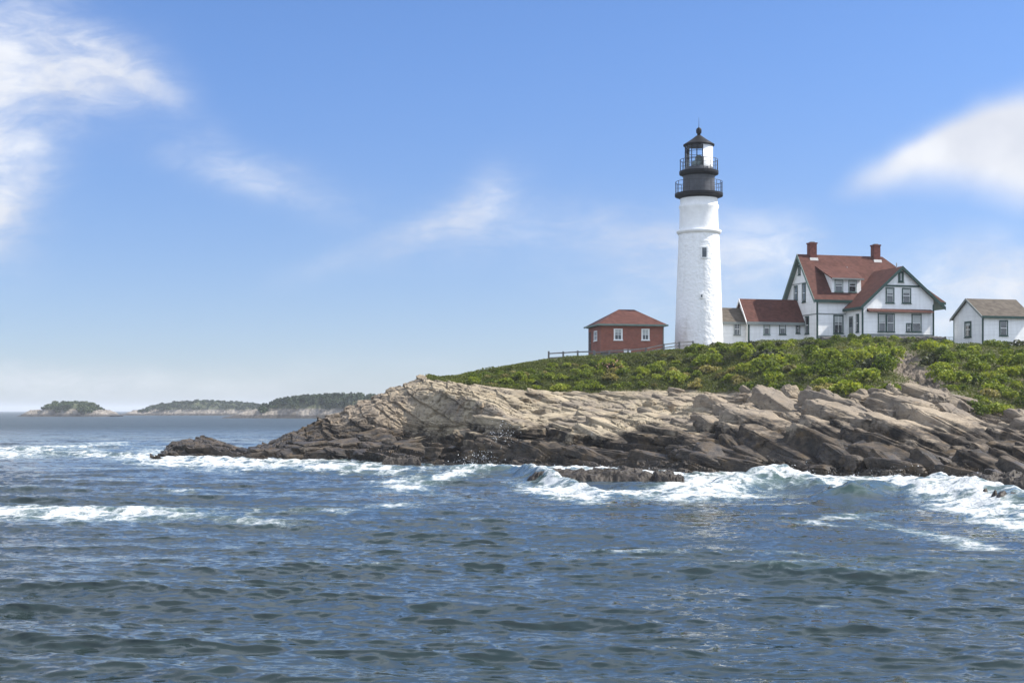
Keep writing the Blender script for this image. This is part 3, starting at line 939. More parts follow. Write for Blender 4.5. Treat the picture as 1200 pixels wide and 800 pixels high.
def mat_sea():
    m, nt, out = new_mat("sea_water")
    geo = nt.n("ShaderNodeNewGeometry")
    v = geo.outputs["Position"]; x, y, z = sep(nt, v)
    foam = nt.n("ShaderNodeAttribute", attribute_name="foam").outputs["Fac"]
    # ripples
    def slope(scale, rot, sc, det, k):
        nd = nt.n("ShaderNodeTexNoise", i_Scale=scale, i_Detail=det, i_Roughness=.6, i_Distortion=.3)
        nt.set(nd.inputs["Vector"], nt.mapv(v, sc, (0, 0, R(rot))))
        su = nt.n("ShaderNodeVectorMath", operation='SUBTRACT'); nt.set(su.inputs[0], nd.outputs["Color"]); su.inputs[1].default_value = (.5, .5, .5)
        mu = nt.n("ShaderNodeVectorMath", operation='SCALE'); nt.set(mu.inputs[0], su.outputs[0]); nt.set(mu.inputs["Scale"], k)
        return mu.outputs[0], nd.outputs[0]

    def vadd(p, q):
        nd = nt.n("ShaderNodeVectorMath", operation='ADD'); nt.set(nd.inputs[0], p); nt.set(nd.inputs[1], q)
        return nd.outputs[0]
    far = nt.ss(y, 60.0, 320.0)
    s1, r1 = slope(1.3, 12, (.9, 1.5, 0), 4, nt.add(.44, nt.mul(far, .75)))
    s2, r2 = slope(4.2, -18, (.8, 1.5, 0), 4, .60)
    s0, r0 = slope(.40, 7, (.55, 1.4, 0), 3, nt.add(.14, nt.mul(far, .8)))
    sl = nt.n("ShaderNodeVectorMath", operation='MULTIPLY'); nt.set(sl.inputs[0], vadd(vadd(s0, s1), s2)); sl.inputs[1].default_value = (.9, 1.15, 0)
    nn = nt.n("ShaderNodeVectorMath", operation='NORMALIZE'); nt.set(nn.inputs[0], vadd(geo.outputs["Normal"], sl.outputs[0]))
    nrm = nn.outputs[0]
    shal = nt.ss(foam, .1, .8)
    deep = nt.noise(nt.mapv(v, (.6, 1, 0)), .035, 3, .5)
    base = nt.mix(nt.ss(deep, .3, .7), (.018, .029, .030), (.025, .039, .040))
    base = nt.mix(nt.mul(shal, .75), base, (.055, .095, .095))
    base = nt.mix(nt.ss(z, .18, .55, 0, .55), base, (.040, .075, .062))
    wt = nt.n("ShaderNodeBsdfPrincipled")
    nt.set(wt.inputs["Base Color"], base); nt.set(wt.inputs["Roughness"], nt.add(.04, nt.mul(nt.ss(y, 160.0, 420.0), .34))); nt.set(wt.inputs["IOR"], 1.333); nt.set(wt.inputs["Normal"], nrm)
    # foam lace
    l1 = nt.noise(nt.mapv(v, (.8, .55, 0), (0, 0, R(15))), .42, 7, .66, .9)
    l2 = nt.n("ShaderNodeTexVoronoi", feature='DISTANCE_TO_EDGE', i_Scale=.75)
    nt.set(l2.inputs["Vector"], comb(nt, nt.add(x, nt.mul(l1, 3.0)), nt.add(nt.mul(y, .7), nt.mul(r0, 3.0)), 0.0))
    lace = nt.ss(l2.outputs[0], 0.0, .28, .30, -.18)
    l3 = nt.noise(v, 3.2, 5, .7)
    f = nt.add(foam, nt.mul(nt.m('SUBTRACT', l1, .5), 1.9), nt.mul(lace, .9), nt.mul(nt.m('SUBTRACT', l3, .5), 1.5))
    gate = nt.ss(foam, .05, .35)
    fm = nt.mul(nt.ss(f, .40, 1.30), gate)
    fb = nt.n("ShaderNodeBsdfPrincipled")
    fh = nt.add(nt.mul(l3, .5), nt.mul(l1, .8), nt.mul(nt.noise(v, 9.0, 3, .6), .2))
    nt.set(fb.inputs["Base Color"], nt.mix(nt.ss(fm, .2, .9), (.30, .37, .38), (.60, .62, .62)))
    nt.set(fb.inputs["Roughness"], .8); nt.set(fb.inputs["Normal"], nt.bump(fh, .9, .35))
    mx = nt.n("ShaderNodeMixShader")
    nt.set(mx.inputs[0], fm)
    nt.t.links.new(wt.outputs[0], mx.inputs[1]); nt.t.links.new(fb.outputs[0], mx.inputs[2])
    nt.t.links.new(mx.outputs[0], out.inputs[0])
    return m


M["sea"] = mat_sea()
tag(build_sea(), kind="structure")


def build_spray():
    rng = np.random.default_rng(77)
    mt = mat_weathered("spray_drops", (.85, .86, .87), .02, .6)
    tri = []
    for (px, py, n, sx, up) in ((590, 545, 2600, 20, 2.7), (630, 541, 1200, 12, 1.9), (610, 543, 300, 40, 1.2), (560, 549, 140, 18, 1.0), (925, 563, 150, 35, .9), (1060, 568, 120, 40, .8), (1130, 572, 140, 40, .7), (190, 537, 90, 14, .8), (700, 556, 100, 50, .5), (470, 541, 80, 40, .6)):
        Y = 7425.0 / (py - HY)
        for _ in range(n):
            q = px + rng.normal() * sx
            zz = .3 + up * abs(rng.normal()) * .55 * math.exp(-((q - px) / sx / 1.6) ** 2)
            c = np.array([(q - CX) / F * Y, Y + rng.normal() * .8, zz])
            r = .014 + .05 * rng.random() ** 3
            d = rng.normal(size=(4, 3)); d /= np.linalg.norm(d, axis=1, keepdims=True)
            p = c + d * r
            for f in ((0, 1, 2), (0, 2, 3), (0, 3, 1), (1, 3, 2)): tri.append(p[list(f)])
    tag(poly_soup("sea_spray", np.array(tri), 3, mt), kind="stuff")


build_spray()


# ------------------------------------------------------------------ building kit (local frame: x along the front, y away from the camera, z up)
def world_base(px, Y, z): return ((px - CX) / F * Y, Y, z)


def window(parent, plane, a0, a1, z0, z1, off, frame, cols=1, rows=2, fw=.10, sill=True, name="window", blind=0.0, out=1):
    """sash window on a wall. plane 'y' = wall at y=off facing -y, 'x' = wall at x=off facing -x"""
    fr, pn, sh, bl = MB(), MB(), MB(), MB()

    def bx(mb, a, b, d0, d1, c, d):
        if plane == 'y': mb.box(a, b, off - d1, off - d0, c, d)
        else: mb.box(off - d1, off - d0, a, b, c, d)
    g = .002
    bx(fr, a0, a0 + fw, -.05, .07, z0, z1); bx(fr, a1 - fw, a1, -.05, .07, z0, z1)
    bx(fr, a0 + fw + g, a1 - fw - g, -.05, .068, z1 - fw, z1); bx(fr, a0 + fw + g, a1 - fw - g, -.05, .068, z0, z0 + fw * .7)
    w = fr.build(name, frame, parent)
    bx(pn, a0 + fw * .8, a1 - fw * .8, -.03, .012, z0 + fw * .5, z1 - fw * .5)
    pn.build("pane", M["glass"], w)
    A0, A1, C0, C1 = a0 + fw, a1 - fw, z0 + fw * .7, z1 - fw
    t = .035
    for i in range(1, rows):
        zc = C0 + (C1 - C0) * i / rows
        bx(sh, A0 + g, A1 - g, .014, .05, zc - t, zc + t)
    for i in range(1, cols):
        ac = A0 + (A1 - A0) * i / cols
        for r in range(rows):
            lo = C0 + (C1 - C0) * r / rows + (t + g if r else g); hi = C0 + (C1 - C0) * (r + 1) / rows - (t + g if r < rows - 1 else g)
            bx(sh, ac - .02, ac + .02, .014, .045, lo, hi)
    bx(sh, A0 + g, A0 + .05, .014, .04, C0 + g, C1 - g); bx(sh, A1 - .05, A1 - g, .014, .04, C0 + g, C1 - g)
    sh.build("sash", M["white_trim"], w)
    if blind:
        bx(bl, A0 + .06, A1 - .06, .0125, .0135, C1 - (C1 - C0) * blind, C1 - .01)
        bl.build("blind", M["blind"], w)
    if sill:
        sl = MB(); bx(sl, a0 - .06, a1 + .06, -.04, .13, z0 - .09, z0 - .004)
        sl.build("sill", frame if frame is not M["glass"] else M["white_trim"], w)
    return w


def body(parent, outline, d, mat, name="wall"):
    return MB().prism(outline, d).build(name, mat, parent)


# ------------------------------------------------------------------ lighthouse
def build_lighthouse():
    bx, by, bz = 22.56, 170.0, 11.4
    Zp = lambda py: CAMH + (HY - py) * 170 / F - bz
    P = .10303
    t = thing("lighthouse", (bx, by, bz), 0, "tall white tapering lighthouse tower with dark grey top and black lantern roof", "lighthouse")
    # shaft
    prof = [(2.92, -1.0), (2.90, Zp(402)), (2.85, Zp(390)), (2.79, Zp(370)), (2.66, Zp(335)), (2.52, Zp(300)), (2.42, Zp(274))]
    zs = np.linspace(-1.0, Zp(272.5), 150)
    rs = np.interp(zs, [p[1] for p in prof], [p[0] for p in prof])
    n = 200
    an = np.arange(n) * 2 * math.pi / n
    V = np.stack([rs[:, None] * np.cos(an), rs[:, None] * np.sin(an), zs[:, None] + 0 * an], -1).astype(np.float32)
    d = .035 * fbm(V, .75, 3, 610, .6) + .02 * fbm(V, .3, 2, 620)
    V[..., 0] += np.cos(an) * d; V[..., 1] += np.sin(an) * d
    V = np.concatenate([V, V[:, :1]], 1)
    sh = grid_mesh("tower_shaft", V[:, ::-1], M["tower"]); sh.parent = t

    def tower_window(px, w, z0, z1, r, nm, frame=True):
        a = -math.pi / 2 + math.asin((px - 819.3) * P / r) * 1.0 - .13
        h = bpy.data.objects.new
        ca, sa = math.cos(a), math.sin(a); tx, ty = -sa, ca
        pt = lambda u, dd, z: (ca * (r + dd) + tx * u, sa * (r + dd) + ty * u, z)

        def pbox(mb, u0, u1, d0, d1, z0, z1):
            vs = [pt(u, dd, z) for z in (z0, z1) for (u, dd) in ((u0, d0), (u1, d0), (u1, d1), (u0, d1))]
            mb.add(vs, [(0, 3, 2, 1), (4, 5, 6, 7), (0, 1, 5, 4), (1, 2, 6, 5), (2, 3, 7, 6), (3, 0, 4, 7)])
        f, p, s = MB(), MB(), MB()
        b = .13
        for q in ((-w - b, -w, -.4, .12, z0 - b, z1 + b), (w, w + b, -.4, .12, z0 - b, z1 + b), (-w + .002, w - .002, -.4, .12, z1, z1 + b), (-w + .002, w - .002, -.4, .18, z0 - b, z0)): pbox(f, *q)
        fo = f.build(nm, M["white_trim"], sh)
        pbox(p, -w + .002, w - .002, -.4, .05, z0 + .002, z1 - .002)
        po = p.build("pane", M["glass"], fo)
        po.parent = sh
        return fo
    tower_window(825.3, .27, Zp(304), Zp(293), 2.50, "tower_window")
    tower_window(822.3, .10, Zp(350.5), Zp(347.5), 2.72, "tower_slit")
    up = MB().lathe([(2.36, Zp(272)), (2.33, Zp(262)), (2.29, Zp(246)), (2.40, Zp(243.6)), (2.40, Zp(241.6)), (2.26, Zp(240)), (2.24, Zp(232)), (2.34, Zp(231.0)), (2.55, Zp(229.2))], 96)
    up.build("upper_drum", M["tower_smooth"], t, True)
    MB().lathe([(2.40, Zp(275.5)), (2.55, Zp(274.3)), (2.68, Zp(273)), (2.70, Zp(271)), (2.62, Zp(270.4)), (2.30, Zp(270))], 96).build("cornice_band", M["tower_smooth"], t, True)

    def gallery(r, z0, z1, ztop, posts, r_in):
        g = MB().lathe([(r_in, z0 - .28), (r * .90, z0 - .06), (r, z0), (r + .03, z0 + .1), (r + .03, z1), (r_in - .1, z1 + .01)], 72)
        go = g.build("gallery_deck", M["black_iron"], t, False)
        rl = MB()
        for i in range(posts):
            a = 2 * math.pi * (i + .3) / posts
            p = (math.cos(a) * (r - .06), math.sin(a) * (r - .06))
            rl.bar((p[0], p[1], z1 - .05), (p[0], p[1], ztop), .032, 6)
        rl.ring(r - .06, ztop, .034, 72)
        for k in (1, 2): rl.ring(r - .06, z1 + (ztop - z1) * k / 3.0, .017, 72)
        rl.build("gallery_railing", M["dark_iron_rail"], go)
    gallery(2.86, Zp(230.6), Zp(227), Zp(213.5), 20, 2.22)
    MB().lathe([(1.98, Zp(227)), (1.96, Zp(225)), (1.90, Zp(215)), (1.90, Zp(208)), (2.0, Zp(206))], 64).build("watch_room", M["grey_iron"], t, True)
    gallery(2.33, Zp(204.8), Zp(201), Zp(187.6), 16, 1.9)
    # lantern
    zl, zt = Zp(201), Zp(171)
    MB().lathe([(1.74, zl - .1), (1.74, zl + .42), (1.70, zl + .45)], 64).build("lantern_sill", M["grey_iron"], t, True)
    m, nt, out = new_mat("lantern_glass")
    gl = nt.n("ShaderNodeBsdfGlossy", i_Roughness=.03)
    tr = nt.n("ShaderNodeBsdfTransparent"); nt.set(tr.inputs[0], (.96, .98, .99, 1))
    fr = nt.n("ShaderNodeFresnel", i_IOR=1.45)
    mx = nt.n("ShaderNodeMixShader"); nt.set(mx.inputs[0], fr)
    nt.t.links.new(tr.outputs[0], mx.inputs[1]); nt.t.links.new(gl.outputs[0], mx.inputs[2]); nt.t.links.new(mx.outputs[0], out.inputs[0])
    # angles counted from the camera side (-y) towards +x
    A = lambda deg: R(deg - 90)
    lg = MB().lathe([(1.66, zl + .43), (1.66, zt - .05)], 48, A(-250), A(8)).build("lantern_glazing", m, t, True)
    MB().lathe([(1.67, zl + .43), (1.67, zt - .05), (1.62, zt - .05), (1.62, zl + .43), (1.67, zl + .43)], 24, A(10), A(108)).build("lantern_blind", M["tower_smooth"], t, True)
    bars = MB()
    for k in range(12):
        a = A(9 - k * 23.5)
        bars.bar((1.68 * math.cos(a), 1.68 * math.sin(a), zl + .4), (1.68 * math.cos(a), 1.68 * math.sin(a), zt), .045 if k % 2 == 0 else .025, 6)
    for f in (.36, .70): zq = zl + .42 + (zt - zl - .42) * f; bars.lathe([(1.655, zq - .025), (1.705, zq - .025), (1.705, zq + .025), (1.655, zq + .025)], 48, A(-250), A(9))
    bars.build("glazing_bars", M["black_iron"], lg)
    # lens on its pedestal
    m2, nt2, out2 = new_mat("lens_glass")
    z_ = sep(nt2, coord(nt2))[2]
    ribs = nt2.m('FRACT', nt2.mul(z_, 7.0))
    principled(nt2, out2, nt2.mix(nt2.ss(ribs, .3, .6), (.05, .085, .078), (.20, .27, .25)), .12, nt2.bump(ribs, .8, .04), Specular_IOR_Level=.8)
    zc = Zp(192)
    MB().lathe([(.02, zc - 1.2), (.62, zc - 1.2), (.86, zc - .7), (.92, zc - .1), (.80, zc + .30), (.50, zc + .36), (.48, zc + .75), (.30, zc + .98), (.02, zc + 1.02)], 40).build("lens", m2, t, True)
    MB().lathe([(.30, zl + .2), (.30, zc - 1.2), (.5, zc - 1.18)], 20).build("lens_pedestal", M["black_iron"], t)
    rf = MB().lathe([(1.66, zt - .04), (1.86, zt - .02), (1.88, zt + .14), (1.74, zt + .22), (1.25, zt + .53), (.78, zt + .86), (.36, zt + 1.18), (.26, zt + 1.24)], 64).build("lantern_roof", M["black_iron"], t, True)
    MB().lathe([(.22, Zp(160.5)), (.20, Zp(157)), (.30, Zp(156.2)), (.33, Zp(154.8)), (.33, Zp(152.2)), (.25, Zp(150.6)), (.08, Zp(149.6)), (.04, Zp(149))], 24).build("vent_ball", M["black_iron"], rf, True)
    MB().bar((0, 0, Zp(150)), (0, 0, Zp(138)), .035, 6, .012).build("lightning_rod", M["dark_iron_rail"], rf)


build_lighthouse()


# ------------------------------------------------------------------ keeper's house
def gable_trim(parent, pts, w, th, mat, plane_y=None, plane_x=None, name="bargeboard"):
    """boards of depth w hanging under a polyline of roof edge, thickness th across the plane"""
    mb = MB()
    for (p, q) in zip(pts[:-1], pts[1:]):
        mb.prism([p, q, (q[0], q[1], q[2] - w), (p[0], p[1], p[2] - w)], (th, 0, 0) if plane_x else (0, th, 0))
    return mb.build(name, mat, parent)


def build_house():
    bz = 12.4
    z = lambda a: a - bz
    t = thing("keeper_house", world_base(957.8, 172, bz), R(15), "large white clapboard house with red roof, two brick chimneys and green trim", "house")
    RX, RY, RZ = 11.3, 4.3, z(24.05)
    EZ, EY = z(18.05), -.32
    W = 16.0
    slope = (RZ - EZ) / (RY - EY)
    BY = 2 * RY
    # walls: long body, gable at the left, and the front wing
    wall = MB()
    k = .06
    wz = lambda y: EZ + slope * (y - EY) - .30
    wall.prism([(0, 0, -1.2), (0, BY, -1.2), (0, BY, wz(0)), (0, RY, wz(RY) - .02), (0, 0, wz(0))], (W, 0, 0)) if False else None
    # gable end + body under the eaves
    wall.prism([(0, 0, -1.2), (0, BY, -1.2), (0, BY, wz(0)), (0, RY, wz(RY)), (0, 0, wz(0))], (9.0, 0, 0))
    wall.box(9.004, W, 0, BY, -1.2, wz(0))
    wall.build("main_wall", M["clap"], t)
    wx0, wx1, wy = 3.9, 13.5, -4.0
    ax, az = 9.05, z(21.95)
    lf = (3.45, z(16.95)); rf_ = (14.9, z(17.1))
    lz = lambda x: lf[1] + (az - lf[1]) * (x - lf[0]) / (ax - lf[0]) - .22
    rz = lambda x: rf_[1] + (az - rf_[1]) * (rf_[0] - x) / (rf_[0] - ax) - .22
    MB().prism([(wx0, wy, -1.2), (wx1, wy, -1.2), (wx1, wy, rz(wx1)), (ax, wy, az - .22), (wx0, wy, lz(wx0))], (0, -wy - .004, 0)).build("wing_wall", M["clap"], t)
    # main roof (front slope with a hip on the right, back slope, hip)
    L = -.55
    HX = 17.5
    EZr = z(17.8)
    roof = MB()
    rl, rr = (L, RY, RZ), (RX, RY, RZ)
    fl, fr = (L, EY, EZ), (HX, EY, EZ)
    bl, br = (L, BY + .32, EZ), (HX, BY + .32, EZ)
    roof.slab([fl, fr, rr, rl], .2)
    roof.slab([rl, rr, br, bl], .2)
    roof.slab([fr, br, rr], .2)
    ro = roof.build("main_roof", M["red_roof"], t)
    # wing roof runs back into the main slope
    wr_ = MB()
    yf, yb = wy - .42, 2.4
    wr_.slab([(lf[0], yf, lf[1]), (ax, yf, az), (ax, yb, az), (lf[0], yb, lf[1])], .2)
    wr_.slab([(ax, yf, az), (rf_[0], yf, rf_[1]), (rf_[0], yb, rf_[1]), (ax, yb, az)], .2)
    wro = wr_.build("wing_roof", M["red_roof"], t)
    e = .012
    gable_trim(wro, [(lf[0] - .02, yf - .07, lf[1] + .03), (ax, yf - .07, az + .03), (rf_[0] + .02, yf - .07, rf_[1] + .03)], .42, .066, M["green_trim"])
    MB().prism([(lf[0] - .07, yf, lf[1] + .02), (lf[0] - .003, yf, lf[1] + .02), (lf[0] - .003, yf, lf[1] - .32), (lf[0] - .07, yf, lf[1] - .32)], (0, -yf, 0)).build("eave_board", M["green_trim"], wro)
    # left gable bargeboards and soffit
    gb = gable_trim(ro, [(L - .07, EY - .02, EZ + .02), (L - .07, RY, RZ + .03), (L - .07, BY + .34, EZ + .02)], .5, .066, M["grey_green_trim"], plane_x=True)
    # front eave board
    MB().box(L, 4.6, EY - .07, EY - .003, EZ - .34, EZ + .0).build("eave_board", M["green_trim"], ro)
    MB().box(14.95, HX, EY - .07, EY - .003, EZ - .34, EZ + .0).build("eave_board", M["green_trim"], ro)
    # belt courses and corner boards
    for q in ((-.09, .09, -.05, .09, -1.0, wz(0)), (wx0 - .06, wx0 + .12, wy - .05, wy + .10, -1.0, lz(wx0) + .04),
              (wx1 - .12, wx1 + .06, wy - .05, wy + .10, -1.0, z(17.4)), (W - .12, W + .06, -.05, .10, -1.0, wz(0))):
        MB().box(*q).build("corner_board", M["green_trim"], t)
    # soffits under the overhangs
    so = MB()
    so.slab([(L, EY, EZ - .205), (-.01, EY, EZ - .205), (-.01, RY, RZ - .205), (L, RY, RZ - .205)], .05)
    so.slab([(L, RY, RZ - .205), (-.01, RY, RZ - .205), (-.01, BY + .3, EZ - .205), (L, BY + .3, EZ - .205)], .05)
    so.build("soffit", M["grey_green_trim"], t)
    so = MB()
    sw = (az - rf_[1]) / (rf_[0] - ax)
    so.slab([(wx1 + .07, wy - .42, rf_[1] + sw * (rf_[0] - wx1 - .07) - .205), (rf_[0], wy - .42, rf_[1] - .205), (rf_[0], -.1, rf_[1] - .205), (wx1 + .07, -.1, rf_[1] + sw * (rf_[0] - wx1 - .07) - .205)], .05)
    so.build("soffit", M["grey_green_trim"], t)
    bt = MB()
    bt.box(-.045, -.003, .1, BY, z(16.28), z(16.4)); bt.box(.12, wx0 - .05, -.045, -.003, z(16.28), z(16.4))
    bt.box(-.045, -.003, 1.9, BY - 1.9, z(20.35), z(20.46))
    bt.build("belt_course", M["grey_trim"], t)
    MB().box(ax - 2.55, ax + 2.5, wy - .09, wy - .003, z(19.47), z(19.68)).build("belt_course", M["green_trim"], t)
    # pent roof above the ground-floor windows of the wing
    MB().prism([(wx0 + .6, wy - .003, z(16.78)), (wx0 + .6, wy - .62, z(16.42)), (wx0 + .6, wy - .62, z(16.34)), (wx0 + .6, wy - .003, z(16.40))], (8.7, 0, 0)).build("pent_roof", M["dark_red_roof"], t)
    # side porch post of lattice on the right
    po = MB()
    for i in range(7):
        po.box(14.55, 14.85, -1.2, -1.05, z(13.2) + i * .6, z(13.2) + i * .6 + .08)
    po.box(14.45, 14.54, -1.22, -1.03, -1, z(17.2)); po.box(14.86, 14.95, -1.22, -1.03, -1, z(17.2))
    po.build("porch_lattice", M["grey_green_trim"], t)
    # windows of the front
    G = M["green_trim"]
    window(t, 'y', 7.0, 8.15, z(17.5), z(19.36), wy, G, 1, 2, .14, blind=.35)
    window(t, 'y', 9.2, 10.42, z(17.5), z(19.36), wy, G, 1, 2, .14, blind=.3)
    aw = window(t, 'y', ax - .36, ax + .36, z(20.05), z(21.35), wy, G, 1, 1, .26, name="attic_louvre")
    window(t, 'y', 5.95, 7.06, z(14.0), z(16.24), wy, G, 1, 2, .12, blind=.45)
    window(t, 'y', 7.08, 8.2, z(14.0), z(16.24), wy, G, 1, 2, .12)
    window(t, 'y', 9.75, 10.45, z(14.05), z(15.1), wy, G, 1, 2, .10)
    window(t, 'y', 10.5, 11.84, z(14.05), z(16.24), wy, G, 1, 2, .13, blind=.5)
    dd = window(t, 'y', 2.15, 3.5, z(13.95), z(16.24), 0, G, 2, 2, .15, blind=.4)
    # door and small window in the left side of the wing (faces -x)
    db = MB().box(wx0 - .05, wx0 - .003, -1.75, -.75, z(13.6), z(16.0))
    dr = db.build("side_door", M["grey_trim"], t)
    MB().box(wx0 - .07, wx0 - .052, -1.6, -.9, z(14.7), z(15.8)).build("pane", M["glass"], dr)
    window(t, 'x', -3.2, -2.5, z(14.0), z(16.2), wx0, G, 1, 2, .12)
    # left gable windows (wall x = 0)
    window(t, 'x', 5.25, 6.25, z(18.4), z(20.25), 0, G, 1, 2, .16)
    window(t, 'x', 3.05, 4.02, z(18.0), z(20.35), 0, G, 1, 2, .16)
    window(t, 'x', 4.45, 5.05, z(21.5), z(22.75), 0, G, 1, 1, .2, name="attic_louvre")
    window(t, 'x', 2.15, 3.2, z(14.0), z(16.2), 0, G, 1, 2, .16)
    # dormer on the front slope
    dx0, dx1, dy = 2.15, 6.15, .42
    dzb, dzt = z(18.95), z(20.95)
    dm = MB().prism([(dx0, dy, dzb - .6), (dx0, 2.9, dzb - .6), (dx0, 2.9, z(22.15)), (dx0, dy, z(20.78))], (dx1 - dx0, 0, 0)).build("dormer", M["clap"], t)
    d = MB()
    d.slab([(1.95, -.02, z(20.76)), (6.32, -.02, z(20.76)), (6.32, 3.1, z(22.52)), (1.25, 3.1, z(22.52))], .14)
    d.build("dormer_roof", M["red_roof"], dm)
    MB().box(1.95, 6.32, -.085, -.023, z(20.58), z(20.765)).build("dormer_eave", M["grey_trim"], dm)
    window(dm, 'y', 2.55, 3.68, z(19.12), z(20.60), dy, M["grey_green_trim"], 1, 2, .09, blind=.35)
    window(dm, 'y', 4.42, 5.52, z(19.12), z(20.60), dy, M["grey_green_trim"], 1, 2, .09, blind=.3)
    # small dormer on the hip, seen edge-on behind the wing
    hx = MB()
    hx.prism([(13.6, 1.6, z(20.2)), (15.0, 1.6, z(20.2)), (15.0, 1.6, z(20.75)), (13.1, 1.6, z(22.0))], (0, 2.6, 0))
    hx.build("hip_dormer", M["red_roof"], t)
    # chimneys
    for (x0, x1) in ((1.02, 1.92), (9.90, 10.78)):
        ch = MB().box(x0, x1, RY - .45, RY + .45, RZ - 1.0, z(25.35)).build("chimney", M["chimney"], t)
        MB().box(x0 - .07, x1 + .07, RY - .52, RY + .52, z(25.354), z(25.52)).build("chimney_cap", M["chimney"], ch)
        MB().box(x0 + .2, x1 - .2, RY - .3, RY + .3, z(25.524), z(25.64)).build("chimney_pot", M["grey_trim"], ch)
        fl_ = MB()
        fl_.prism([(x0 - .08, RY - .62, RZ - .62 * slope + .03), (x1 + .14, RY - .62, RZ - .62 * slope + .03), (x1 + .14, RY - .455, RZ - .455 * slope + .16), (x0 - .08, RY - .455, RZ - .455 * slope + .16)], (0, 0, -.25))
        fl_.build("flashing", M["lead"], ch)
    MB().bar((ax - .1, -3.2, az - .15), (ax - .1, -3.2, az + .5), .07, 8).build("vent_pipe", M["lead"], t)
    MB().bar((5.6, 2.9, z(21.9)), (5.6, 2.9, z(22.5)), .07, 8).build("vent_pipe", M["lead"], t)
    # foundation
    MB().box(wx0 + .05, wx1 - .05, wy - .02, wy - .003, -1.0, z(13.75)).build("foundation", M["grey_trim"], t)
    MB().box(.1, wx0 - .1, -.03, -.003, -1.0, z(13.7)).build("foundation", M["grey_trim"], t)


build_house()


def build_passage():
    """the low range between the house and the tower"""
    hx, hy, _ = world_base(957.8, 172, 0)
    c, s = math.cos(R(15)), math.sin(R(15))

    def at(x, y): return (hx + x * c - y * s, hy + x * s + y * c)
    bz = 12.4; z = lambda a: a - bz
    # longer building
    X, Y = at(-7.5, 3.5)
    t = thing("passage_building", (X, Y, bz), R(15), "low white building with dark red gable roof joined to the left of the house", "building")
    L, D = 7.48, 3.9
    ez, rz, ry = z(15.75), z(18.32), 1.95
    MB().prism([(0, 0, -1.2), (0, D, -1.2), (0, D, ez), (0, ry, rz - .12), (0, 0, ez)], (L, 0, 0)).build("wall", M["clap"], t)
    r = MB()
    sl = (rz - ez) / ry
    r.slab([(-.38, -.32, ez - .32 * sl + .1), (L - .02, -.32, ez - .32 * sl + .1), (L - .02, ry, rz + .1), (-.38, ry, rz + .1)], .16)
    r.slab([(-.38, ry, rz + .1), (L - .02, ry, rz + .1), (L - .02, D + .32, ez - .32 * sl + .1), (-.38, D + .32, ez - .32 * sl + .1)], .16)
    ro = r.build("roof", M["red_roof"], t)
    gable_trim(ro, [(-.45, -.36, ez - .36 * sl + .12), (-.45, ry, rz + .13), (-.45, D + .36, ez - .36 * sl + .12)], .30, .066, M["white_trim"], plane_x=True)
    MB().box(-.38, L - .05, -.40, -.325, ez - .42 * sl - .12, ez - .32 * sl + .11).build("gutter", M["grey_trim"], ro)
    MB().box(-.05, .11, -.05, .10, -1, ez - .03).build("corner_board", M["green_trim"], t)
    G = M["grey_green_trim"]
    window(t, 'y', 2.0, 2.85, z(13.9), z(15.55), 0, G, 1, 2, .1, blind=.5)
    window(t, 'y', 4.1, 5.0, z(13.95), z(15.55), 0, M["green_trim"], 1, 2, .1, blind=.55)
    window(t, 'y', 6.35, 6.92, z(14.1), z(15.5), 0, M["green_trim"], 1, 2, .12)
    # smaller one touching the tower
    X, Y = at(-13.0, 4.35)
    t = thing("link_building", (X, Y, bz), R(15), "small low white annex with brown roof between tower and passage building", "building")
    L, D = 5.48, 3.2
    ez, rz, ry = z(15.6), z(17.2), 1.6
    sl = (rz - ez) / ry
    MB().prism([(0, 0, -1.2), (0, D, -1.2), (0, D, ez), (0, ry, rz - .1), (0, 0, ez)], (L, 0, 0)).build("wall", M["clap"], t)
    r = MB()
    r.slab([(-.1, -.28, ez - .28 * sl + .1), (L - .02, -.28, ez - .28 * sl + .1), (L - .02, ry, rz + .1), (-.1, ry, rz + .1)], .14)
    r.slab([(-.1, ry, rz + .1), (L - .02, ry, rz + .1), (L - .02, D + .28, ez - .28 * sl + .1), (-.1, D + .28, ez - .28 * sl + .1)], .14)
    ro = r.build("roof", M["brown_roof"], t)
    MB().box(-.1, L - .05, -.35, -.285, ez - .36 * sl - .1, ez - .28 * sl + .11).build("gutter", M["grey_trim"], ro)
    window(t, 'y', 3.9, 4.77, z(13.85), z(15.3), 0, M["grey_trim"], 2, 2, .1)


build_passage()


